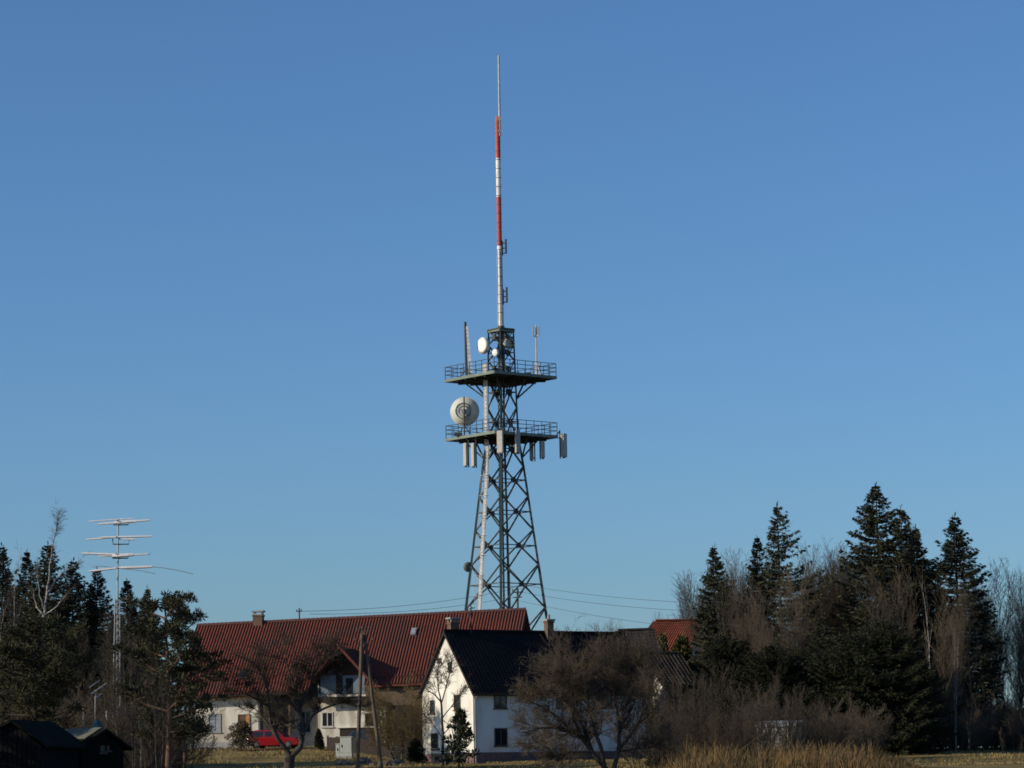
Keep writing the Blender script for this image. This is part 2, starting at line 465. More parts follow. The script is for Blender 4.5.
    m.obox(mp(131) + q, X, Yv, Z, (-.2, .12), (-.12, .12), (-.15, .15)); m.obox(mp(119) + q, X, Yv, Z, (-.2, .16), (-.12, .12), (-.2, .2))
    m.build('whip_antenna', MT['galv'], ms)
    # equipment on the platforms that belongs to the tower
    m = MB()
    c = V3((AX, YT, zt(377))); u = DIRS[2]
    m.obox(P(484.5, 376, YT - 1.0), X, Yv, Z, (-.22, .22), (-.2, .2), (0, 1.0))
    m.build('equipment_box', MT['mast_white'], t)
    m = MB()
    m.obox(P(541.5, 378, YT - .6), X, Yv, Z, (-.2, .2), (-.2, .2), (0, .32)); m.build('equipment_box', MT['galv'], t); m = MB(); m.obox(P(528, 377, YT + .6), X, Yv, Z, (-.35, .35), (-.2, .2), (0, .4))
    m.build('equipment_box', MT['steel'], t)
    return t
build_tower()

def drum(px, py, Y, rad, axis, depth, label, face='radome', shell='dish', grp='round microwave dishes on the radio tower', mount=None):
    o = P(px, py, Y); ax = V3(axis).normalized()
    t = thing('microwave_dish', o, label, 'dish antenna', grp)
    m = MB(); m.lathe(o, ax, [(rad * .93, 0), (rad * .97, .04), (rad * .6, .07), (.02, .09)], 26); m.build('radome', MT[face], t, smooth=True)
    m = MB(); m.lathe(o, ax, [(.05, -depth * 1.5), (rad * .45, -depth * 1.35), (rad * .97, -depth * .8), (rad, -depth * .6), (rad, .0), (rad * .92, .01)], 26)
    m.build('shroud', MT[shell], t)
    m = MB(); q = o - ax * depth * 1.4
    e = V3(mount) if mount else q - ax * .6
    m.bar(q, e, .07); m.bar(e - Z * rad * .8, e + Z * rad * .8, .06); m.build('mounting_bracket', MT['steel_dark'], t)
    return t
drum(482.3, 345.5, YT - .9, .76, (-.76, -.65, -.02), .38, 'white-faced drum dish at the tower head, largest of the white dishes', mount=corner(0, 345) + V3((.1, 0, 0)))
drum(495.2, 352.8, YT - 1.35, .35, (-.6, -.78, -.12), .22, 'small white dish low on the near side of the tower head', mount=corner(1, 352))
drum(509.3, 342.5, YT - .1, .58, (.55, -.75, -.1), .35, 'shaded grey dish on the right inside the tower head frame', face='dish', mount=corner(2, 342))
drum(468.6, 567, YT + .25, .46, (.45, -.89, -.1), .25, 'small grey dish low on the left leg of the tower just above the red roof', face='dish_dark', shell='dish_dark', mount=corner(0, 567))

def big_dish():
    Yd = YT - .5
    o = P(463.8, 411, Yd)
    base = V3((P(464.5, 440, Yd - .55).x, Yd - .55, zt(436.5)))
    t = thing('microwave_dish', base, 'very large round dish seen from behind on the left of the lower platform', 'dish antenna', 'round microwave dishes on the radio tower')
    ax = V3((.16, 1, .02)).normalized(); rr = 1.34
    m = MB(); m.lathe(o, ax, [(rr * .28, -.32), (rr * .50, -.22), (rr * .68, -.04), (rr * .84, .17), (rr * .96, .37), (rr, .42), (rr, .60), (rr * .97, .60), (rr * .93, .34), (.1, .0)], 40)
    m.build('dish_shell', MT['dish'], t, smooth=False)
    m = MB(); m.lathe(o, ax, [(rr * .55, -.14), (rr * .56, -.30), (rr * .49, -.30), (rr * .48, -.14)], 36); m.build('mounting_ring', MT['dish_dark'], t)
    m = MB(); m.lathe(o - ax * .02, ax, [(rr * .40, -.2), (rr * .40, -.36), (rr * .30, -.36), (rr * .30, -.2)], 30)
    for q in (R(20), R(160), R(270)):
        d = X * math.cos(q) + Z * math.sin(q); m.beam(o - ax * .33 + d * rr * .5, o - ax * .38, .09)
    m.obox(o - ax * .4, X, Yv, Z, (-.16, .16), (-.15, .1), (-.2, .12))
    m.build('mount_spider', MT['galv'], t)
    m = MB(); top = V3((o.x + .05, Yd - .55, P(464, 397.5, Yd).z))
    m.bar(base - Z * .1, top, .07, 8)
    for s in (-1, 1): m.bar(base + V3((s * .65, .25, 0)), base + Z * .95, .045)
    m.bar(base + V3((0, -.5, 0)) + Z * 0, base + Z * .9, .045)
    m.build('support_pole', MT['steel_dark'], t)
    m = MB(); m.obox(base + Z * .35 - X * .55, X, Yv, Z, (-.35, .35), (-.2, .2), (-.35, -.08)); m.build('ballast_box', MT['steel_dark'], t)
big_dish()

def panel(px, py0, py1, Y, wd, face_dir, label, bracket_to, thick=.24):
    a, b = P(px, py0, Y), P(px, py1, Y)
    h = a.z - b.z; b = V3((a.x, a.y, a.z - h)); f = V3(face_dir).normalized(); sx = Z.cross(f)
    t = thing('panel_antenna', b, label, 'panel antenna', 'upright panel antennas round the lower platform')
    m = MB(); m.obox(b, sx, f, Z, (-wd/2, wd/2), (-thick/2, thick/2), (0, h)); m.build('radome', MT['panel'], t, bevel=.05)
    m = MB(); pb = b - f * (thick/2 + .22)
    m.bar(pb - Z * .1, pb + Z * (h + .35), .055, 6)
    for z in (.2, h - .2): m.obox(b + Z * z, sx, f, Z, (-.06, .06), (-thick/2 - .24, -thick/2), (-.05, .05))
    q = V3(bracket_to); m.bar(pb + Z * (h + .25), q, .05); m.bar(pb + Z * h * .8, V3((q.x, q.y, pb.z + h * .8 + .1)), .035)
    m.build('mounting_pipe', MT['steel_dark'], t)
    m = MB(); m.obox(b, sx, f, Z, (-wd*.3, wd*.3), (-.05, .05), (-.10, 0)); m.bar(b - Z * .08 - sx * .05, pb - Z * .1, .02, 4); m.build('cable_socket', MT['steel_dark'], t)
cl = V3((AX - .1, YT, zt(437.5)))
LC, FC, RC, BC = [cl + d * 5.0 for d in DIRS]
panel(465.3, 443, 466, YT - 1.6, .46, (-.80, -.60, 0), 'pale panel antenna under the big dish, left one of the hanging pair', LC.lerp(FC, .32))
panel(473.0, 443, 466.5, YT - 2.3, .46, (-.80, -.60, 0), 'pale panel antenna under the lower platform, nearer the ladder than its twin', LC.lerp(FC, .46))
panel(500.0, 430.5, 453, YT - 5.5, .58, (-.45, -.89, 0), 'wide pale panel antenna at the front corner of the lower platform', FC)
panel(517.4, 431, 453, YT - 3.7, .50, (.62, -.78, 0), 'pale panel antenna on the front right edge, in front of the tower shaft', FC.lerp(RC, .33))
panel(531.3, 442, 460, YT + 2.4, .46, (-.90, -.43, 0), 'hanging panel antenna under the right half of the lower platform, nearest the tower shaft', RC.lerp(BC, .5))
panel(542.6, 441, 458, YT - 1.6, .36, (.72, -.69, 0), 'narrow dark panel antenna under the right half of the lower platform', FC.lerp(RC, .72))
panel(563.6, 433.5, 457, YT - .4, .62, (.85, -.53, 0), 'large grey panel antenna hung beyond the right corner railing', RC, thick=.38)

def dipole(py0, py1, px, label):
    Y = YT - .1; a, b = P(px, py0, Y), P(px, py1, Y); b.x = a.x
    t = thing('dipole_antenna', b, label, 'dipole antenna', 'stacked dipoles on the mast')
    m = MB(); m.bar(b, a, .07); m.bar(b + V3((.32, -.1, .15)), a + V3((.32, -.1, .15)), .10); m.build('radiator', MT['steel_dark'], t)
    h = a.z - b.z
    for f in (.15, .5, .85):
        m = MB(); m.bar(V3((AX, YT, b.z + h * f)), b + V3((.34, -.1, h * f)), .06); m.build('arm', MT['steel_dark'], t)
dipole(241, 255.5, 502.3, 'dark stacked dipole bolted to the mast just below its red band')
dipole(289, 304.5, 503.2, 'lower dark stacked dipole on the white foot of the mast')

def left_pole():
    b = P(466.5, 378, YT - .6); b.z = zt(377)
    top = P(465.2, 322, YT - .6)
    t = thing('pole_antenna', b, 'slim dark pole antenna with a leaning pale strip on the left of the upper platform', 'pole antenna')
    m = MB(); m.tube([b, top], [.13, .13], 8)
    for d in ((-.5, 0), (.45, .2), (.1, -.5)): m.bar(b + V3((d[0], d[1], .05)), b + Z * .8, .04)
    m.build('pole', MT['steel_dark'], t)
    m = MB(); q0 = P(470.8, 377, YT - .75); q1 = P(466.9, 326, YT - .75)
    d = (q1 - q0)
    for i in range(13):
        a0 = q0 + d * (i / 13.0); a1 = q0 + d * ((i + .78) / 13.0); m.beam(a0, a1, .38 - i * .016, .12)
    m.bar(q0, q1, .035); m.build('reflector_strip', MT['mast_white'], t)
left_pole()
def right_pole():
    b = P(536.6, 377, YT - .5); b.z = zt(377)
    t = thing('pole_antenna', b, 'thin pole on the right of the upper platform with three upright dipoles at its tip', 'pole antenna')
    m = MB(); top = P(536.0, 325, YT - .5); m.tube([b, b + (top - b) * .35, top], [.10, .075, .05], 7)
    for d in ((-.55, .1), (.5, .2), (.35, -.4)): m.bar(b + V3((d[0], d[1], .05)), b + Z * 1.3, .035)
    m.build('pole', MT['galv'], t)
    for k, q in enumerate((200, 320, 80)):
        m = MB(); d = V3((math.cos(R(q)), math.sin(R(q)), 0)) * .30
        z0, z1 = P(536, 337.5, YT).z, P(536, 327.5, YT).z
        c = V3((top.x, YT - .5, 0)) + d
        m.tube([V3((c.x, c.y, z0)), V3((c.x, c.y, z1))], .06, 6); m.bar(V3((top.x, YT - .5, z0 + .06)), V3((c.x, c.y, z0 + .06)), .04)
        m.build('dipole', MT['galv'], t)
right_pole()

# ================================================================== antenna mast on the left and its four beams
YM = 172.0
def build_left_mast():
    bx = P(115.8, 740, YM).x; g = gz(bx, YM)
    t = thing('antenna_mast', (bx, YM, g), 'slender grey lattice mast carrying four stacked white beams above the left wood', 'antenna mast')
    tx = P(118.3, 519, YM)
    zl = P(117, 600, YM).z
    m = MB(); dr = [V3((math.cos(R(a)), math.sin(R(a)), 0)) for a in (100, 220, 340)]
    n = 26
    def c(k, i):
        f = i / n; z = g + (zl - g) * f
        return V3((bx + (P(117.5, 600, YM).x - bx) * f, YM, z)) + dr[k % 3] * (.30 - .14 * f)
    for k in range(3):
        m.bar(c(k, 0), c(k, n), .032, 5)
        for i in range(n):
            m.bar(c(k, i), c(k + 1, i + 1), .016, 4); m.bar(c(k, i), c(k + 1, i), .014, 4)
    m.build('lattice_section', MT['galv'], t)
    m = MB(); m.tube([V3((P(117.5, 612, YM).x, YM, zl - .9)), tx], [.055, .045], 8); m.build('pole', MT['galv'], t)
    return tx
MAST_TOP = build_left_mast()
def yagi(label, els, brk=None, thin=()):
    """els: elements given by their end pixels and the distance offset of their place on the boom"""
    yc = sum((e[1] + e[3]) / 2 for e in els) / len(els)
    o = P(118.2, yc, YM)
    t = thing('beam_antenna', o, label, 'beam antenna', 'white beam antennas stacked on the lattice mast')
    m = MB(); ys = [e[4] for e in els]
    m.beam(o + V3((0, min(ys) - .15, 0)), o + V3((0, max(ys) + .15, 0)), .06); m.build('boom', MT['galv'], t)
    for x0, y0, x1, y1, dy, r in els:
        m = MB(); a, b = P(x0, y0, YM + dy), P(x1, y1, YM + dy); m.tube([a, a.lerp(b, .25), a.lerp(b, .75), b], [r, r * 1.35, r * 1.35, r], 6); m.build('element', MT['alu'], t)
    if brk:
        m = MB(); x0, x1, y0, y1 = brk
        a, b = P(x0, y0, YM - .3), P(x1, y0, YM - .3); c, d = P(x0 + .7, y1, YM - .3), P(x1 - .7, y1, YM - .3)
        m.tube([a, c, d, b], .035, 6); m.bar((c + d) / 2, V3((o.x, o.y, c.z)), .04); m.build('bracket', MT['steel_dark'], t)
    for seq, r in thin:
        m = MB(); m.tube([P(x, y, YM + dy) for x, y, dy in seq], r, 5); m.build('whip_end', MT['galv'], t)
yagi('topmost white beam antenna on the lattice mast', [(88.3, 521.5, 134, 518.2, .8, .028), (98.3, 524.2, 150.3, 520.0, -.6, .05), (114, 522.6, 137, 521, -.2, .075)], (113, 129, 521.8, 524.8))
yagi('second white beam antenna from the top of the lattice mast, in a looped bracket', [(86.2, 539.6, 126, 536.3, .7, .04), (100, 537.4, 152, 536.2, -.5, .045), (122, 539.2, 136, 539.4, -.8, .04)], (112.5, 129.5, 538.5, 544.2))
yagi('third white beam antenna from the top of the lattice mast', [(81.8, 553.2, 134, 555.3, -.5, .055), (98.3, 556.4, 150, 554.0, .7, .04), (112, 556.2, 134, 554.6, -.9, .085)], (112, 128.7, 556, 558.2))
yagi('lowest beam antenna on the lattice mast with thin drooping ends', [(89, 571.2, 118, 568.0, -.5, .05), (117.5, 567.9, 152.5, 566.7, -.5, .065)], None,
     [([(152, 566.7, -.5), (165, 568, -.5), (182, 571.2, -.5), (193, 574, -.5)], .022), ([(122, 568.6, .8), (140, 570.5, .8), (155, 573.5, .8)], .018), ([(118, 568, .8), (100, 566, .8), (92, 567, .8)], .018)])

def small_aerial():
    Y = 160; b = P(94.5, 715, Y); g = gz(b.x, Y)
    t = thing('rooftop_aerial', (b.x, Y, g), 'small aerial of three slanting rods on a short post in the dark left wood', 'aerial')
    m = MB(); m.bar(V3((b.x, Y, g)), P(95.5, 690, Y), .03); m.build('post', MT['galv'], t)
    for a in ((89.5, 687.5, 99.5, 680.5), (91, 694, 106.5, 683), (94.5, 698.5, 101.5, 694)):
        m = MB(); m.bar(P(a[0], a[1], Y - .1), P(a[2], a[3], Y + .2), .03); m.build('rod', MT['galv'], t)
small_aerial()
for px, y0, y1, lab in ((83.6, 706, 735, 'short pale post standing in the left wood behind the shed roof'), (106.8, 712, 738, 'short pale stake between the green tarpaulin and the lattice mast')):
    Y = 158; b = P(px, 745, Y); g = gz(b.x, Y); top = P(px, y0, Y)
    m = MB(); m.tube([V3((top.x, Y, g)), top], [.07, .06], 6); m.tube([top, top + Z * .06], [.085, .03], 6)
    tag(m.build('post', MT['galv'], None, (top.x, Y, g)), lab, 'post')

# ================================================================== utility poles and wires
def a_frame():
    Y = 152
    bl, br = P(356.5, 775, Y), P(383, 775, Y)
    bl = V3((bl.x, Y, gz(bl.x, Y))); br = V3((br.x, Y + .1, gz(br.x, Y)))
    top = P(362.3, 626.5, Y)
    t = thing('utility_pole', ((bl.x + br.x) / 2, Y, bl.z), 'wooden A-frame utility pole with two leaning legs in front of the red roof', 'utility pole')
    m = MB(); m.tube([bl, bl.lerp(P(361.8, 640, Y), 1), top], [.115, .09, .08], 9); m.build('leg', MT['pole_wood'], t)
    m = MB(); m.tube([br, P(364.6, 634, Y + .14)], [.115, .085], 9); m.build('leg', MT['pole_wood'], t)
    m = MB(); m.bar(P(362.5, 637, Y - .12), P(365, 637.5, Y + .3), .03); m.obox(P(363.3, 633, Y - .02), X, Yv, Z, (-.10, .10), (-.06, .2), (-.10, .10)); m.build('bolt_clamp', MT['pole_wood'], t)
    for s, (hx, hy) in zip((-1, 1, -1, 1), ((357, 630), (369, 629), (355.5, 641.5), (373, 641))):
        m = MB(); p = P(362.8, hy + 2, Y); e = P(hx, hy + 2, Y - .1); u = P(hx, hy - 1, Y - .1)
        m.tube([p, e, u], .022, 5); m.lathe(u - Z * .02, Z, [(.03, 0), (.06, .03), (.045, .09), (.055, .12), (.02, .15)], 8); m.build('insulator', MT['insul'], t)
a_frame()
YW = 300.0
def far_pole():
    b = P(518, 700, YW); g = gz(b.x, YW); top = P(517.6, 588.5, YW)
    t = thing('utility_pole', (b.x, YW, g), 'slim utility pole behind the red roof, seen through the foot of the tower', 'utility pole')
    m = MB(); m.tube([V3((b.x, YW, g)), top], [.17, .11], 8); m.build('shaft', MT['pole_wood'], t)
    m = MB(); m.beam(P(512.5, 592.5, YW - .15), P(523, 592.0, YW - .15), .11); m.beam(P(513.5, 597.5, YW - .15), P(522, 597.0, YW - .15), .11); m.build('crossarm', MT['steel_dark'], t)
    for x in (512.8, 517.8, 522.6):
        m = MB(); m.lathe(P(x, 592, YW - .15), Z, [(.05, 0), (.08, .1), (.05, .2), (.07, .27), (.03, .33)], 8); m.build('insulator', MT['insul'], t)
far_pole()
def wire(a, b, sag, r, label):
    pts = []
    for i in range(25):
        f = i / 24; p = a.lerp(b, f); pts.append(p - Z * sag * 4 * f * (1 - f))
    m = MB(); m.tube(pts, r, 4); tag(m.build('overhead_wire', MT['wire'], None, tuple(a)), label, 'wire', 'overhead wires behind the houses')
wr = .018
wire(P(522.6, 585, YW - .15), P(720, 603.5, 270), .35, wr, 'highest overhead wire from behind the tower to the right wood')
wire(P(522.6, 592.3, YW - .15), P(735, 612, 268), .45, wr, 'middle overhead wire of three running right of the tower')
wire(P(517.8, 600.5, YW - .15), P(700, 629, 275), .3, wr, 'lowest overhead wire right of the tower, ending by the red hipped roof')
wire(P(299.6, 611.3, 245), P(512.8, 589, YW - .15), .5, wr, 'upper overhead wire from the roof mast of the red roof to the pole behind')
wire(P(310, 614, 262), P(513.5, 597, YW - .15), .5, wr, 'lower overhead wire left of the tower, just above the red ridge')
# ================================================================== buildings
def window(parent, o, u, n, a, c, frame='frame', pane='pane', mull=1, name='window', fw=.07):
    """window with frame, mullion and pane; o origin on the wall plane, a along u, c heights (absolute z)"""
    o = V3((o.x, o.y, 0)); m = MB()
    for x0, x1, z0, z1 in ((a[0], a[0]+fw, c[0], c[1]), (a[1]-fw, a[1], c[0], c[1]), (a[0]+fw, a[1]-fw, c[0], c[0]+fw), (a[0]+fw, a[1]-fw, c[1]-fw, c[1])):
        m.obox(o, u, n, Z, (x0, x1), (-.02, .055), (z0, z1))
    for i in range(mull):
        x = a[0] + (a[1] - a[0]) * (i + 1) / (mull + 1); m.obox(o, u, n, Z, (x - fw/2, x + fw/2), (-.02, .05), (c[0]+fw, c[1]-fw))
    m.obox(o, u, n, Z, (a[0]-.08, a[1]+.08), (0, .12), (c[0]-.07, c[0]-.003))
    f = m.build(name, MT[frame], parent)
    m = MB(); m.obox(o, u, n, Z, (a[0]+fw, a[1]-fw), (.004, .018), (c[0]+fw, c[1]-fw)); m.build('pane', MT[pane], f)
    return f
def facade(px0, py0, px1, py1, o, u, n):
    p, q = FP(px0, py1, o, n), FP(px1, py0, o, n)
    a = sorted(((p - o).dot(u), (q - o).dot(u)))
    return a, (p.z, q.z)
def chimney(parent, c, sx, sy, z0, z1, u, cap=True, mt='brick', legs=True):
    m = MB(); n = V3((-u.y, u.x, 0)); o = V3((c.x, c.y, 0))
    m.obox(o, u, n, Z, (-sx/2, sx/2), (-sy/2, sy/2), (z0, z1)); m.obox(o, u, n, Z, (-sx/2-.05, sx/2+.05), (-sy/2-.05, sy/2+.05), (z1-.16, z1-.02))
    ch = m.build('chimney', MT[mt], parent)
    if cap:
        m = MB(); g = .22 if legs else .0
        if legs:
            for i in (-1, 1):
                for j in (-1, 1): m.obox(o, u, n, Z, (i*sx*.4-.05, i*sx*.4+.05), (j*sy*.4-.05, j*sy*.4+.05), (z1, z1+g))
        m.obox(o, u, n, Z, (-sx/2-.1, sx/2+.1), (-sy/2-.1, sy/2+.1), (z1+g, z1+g+.12)); m.build('chimney_cap', MT['cap'], ch)
    return ch

# ------------------------------------------------------------------ the white house with the dark roof
def white_house():
    th = R(33); u = V3((math.cos(th), math.sin(th), 0)); n = V3((math.sin(th), -math.cos(th), 0)); g = -n
    C = P(474, 763, 212); W, L = 7.15, 15.9
    zb = min(gz(C.x, C.y), C.z) - .8
    ze = P(474, 688.5, 212).z; Rm = C + g * W / 2
    zr = P(447.5, 632.4, Rm.y).z
    t = thing('white_house', (C.x, C.y, gz(C.x, C.y)), 'white plastered house with steep dark tiled roof and sunlit gable', 'house')
    def at(a, b, z): return V3((C.x, C.y, 0)) + u * a + g * b + Z * z
    zp = P(474, 752.5, 212).z
    m = MB(); m.prism([at(0, 0, zp), at(0, 0, ze), at(0, W/2, zr - .12), at(0, W, ze), at(0, W, zp)], u * L); m.build('wall', MT['plaster_w'], t)
    m = MB(); m.obox(V3((C.x, C.y, 0)), u, g, Z, (-.04, L + .04), (-.04, W + .04), (zb, zp)); m.build('plinth', MT['plinth_r'], t)
    k = (zr - ze) / (W / 2); ov = .38
    m = MB(); up = Z * .10
    m.sheet(at(-.22, W/2, zr) + up, at(L+.22, W/2, zr) + up, at(-.22, -ov, ze - ov*k) + up, at(L+.22, -ov, ze - ov*k) + up, 50, 24, .006, .012)
    m.sheet(at(L+.22, W/2, zr) + up, at(-.22, W/2, zr) + up, at(L+.22, W+ov, ze - ov*k) + up, at(-.22, W+ov, ze - ov*k) + up, 50, 24, .006, .012)
    for s in (0, 1):
        b0, b1 = (W/2, -ov) if s == 0 else (W/2, W+ov)
        m.prism([at(-.2, b0, zr + .04), at(-.2, b1, ze - ov*k + .04), at(-.2, b1, ze - ov*k - .08), at(-.2, b0, zr - .1)], u * (L + .4))
    rf = m.build('roof', MT['tile_dark'], t)
    m = MB()
    for i in range(40): m.tube([at(-.2 + i*(L+.4)/40, W/2, zr + .12), at(-.2 + (i+.97)*(L+.4)/40, W/2, zr + .15)], .12, 8)
    m.build('ridge_cap', MT['tile_dark'], rf)
    m = MB()   # barge boards
    for b1 in (-ov, W + ov):
        m.prism([at(-.26, W/2, zr + .1), at(-.26, b1, ze - ov*k + .1), at(-.26, b1, ze - ov*k - .12), at(-.26, W/2, zr - .12)], u * .05)
    m.build('barge_board', MT['wood_dark'], rf)
    cw = FP(455, 626, Rm, n)
    a1 = (cw - Rm).dot(u)
    chimney(rf, at(a1, W/2 + .25, 0), .72, .5, zr - .6, P(455, 622.0, cw.y).z, u)
    c2 = FP(547, 626, Rm, n); a2 = (c2 - Rm).dot(u)
    chimney(rf, at(a2, W/2 - .25, 0), .55, .5, zr - .7, P(547, 621, c2.y).z, u, legs=False, mt='brick')
    m = MB()
    q = at(a2, W/2 - .25, P(547, 618.5, c2.y).z); m.tube([q - Z*.1, q + Z*.28], .12, 8); m.build('flue_pot', MT['cap'], rf)
    # aerial on the ridge
    ca = FP(470.5, 626, Rm, n); aa = (ca - Rm).dot(u); z1 = P(470.5, 605, ca.y).z
    m = MB(); m.bar(at(aa, W/2 - .1, zr - .3), at(aa, W/2 - .1, z1), .045)
    m.beam(at(aa - .35, W/2 - .1, z1 - .35), at(aa + .35, W/2 - .1, z1 - .2), .05); m.beam(at(aa - .1, W/2 - .5, z1 - .25), at(aa + .3, W/2 + .3, z1 - .15), .05)
    m.bar(at(aa - .3, W/2 - .1, z1 - 1.0), at(aa + .05, W/2 - .1, z1 - .4), .03); m.build('roof_aerial', MT['steel_dark'], rf)
    # windows on the sunlit gable: plane through C, along g, normal -u
    G = -u
    for x0, y0, x1, y1, fr, pn, mu in ((437.5, 658, 441.6, 662.3, 'frame_dark', 'shutter', 0), (448.2, 661.8, 452, 671.2, 'frame_dark', 'pane', 0),
                           (454.3, 694.5, 460.5, 710, 'frame_dark', 'pane', 0), (430.6, 700, 434.8, 713.5, 'frame_dark', 'pane', 0), (431.5, 733, 438.2, 749.5, 'frame_dark', 'pane', 0)):
        a, c = facade(x0, y0, x1, y1, C, g, G); window(t, C, g, G, a, c, fr, pn, mu)
    for x0, y0, x1, y1 in ((494, 691.5, 506.5, 708.5), (494.5, 728, 507, 746), (556, 692, 568, 708), (600, 693, 612, 708)):
        a, c = facade(x0, y0, x1, y1, C, u, n); window(t, C, u, n, a, c, 'frame_dark', 'pane', 1)
    # gutter and downpipes
    m = MB(); m.bar(at(-.2, -ov - .05, ze - ov*k + .0), at(L + .2, -ov - .05, ze - ov*k), .07, 7); m.build('gutter', MT['wood_dark'], t)
    m = MB(); m.tube([at(.12, -ov - .05, ze - ov*k - .03), at(.12, -.08, ze - .75), at(.12, -.08, zb)], .05, 6); m.build('downpipe', MT['plinth'], t)
    # low fence in front of the gable is a thing of its own
    m = MB()
    f0, f1 = C + G * 2.5 + g * (W + .5), C + G * 2.5 - g * .2
    for i in range(9):
        p = f0.lerp(f1, i / 8); z = gz(p.x, p.y); m.bar(V3((p.x, p.y, z - .2)), V3((p.x, p.y, z + 1.15)), .035)
    for h in (.4, .75, 1.1):
        m.bar(V3((f0.x, f0.y, gz(f0.x, f0.y) + h)), V3((f1.x, f1.y, gz(f1.x, f1.y) + h)), .018, 4)
    tag(m.build('wire_fence', MT['steel_dark'], None, (f0.x, f0.y, gz(f0.x, f0.y))), 'thin wire garden fence on posts before the sunlit white gable', 'fence')
white_house()

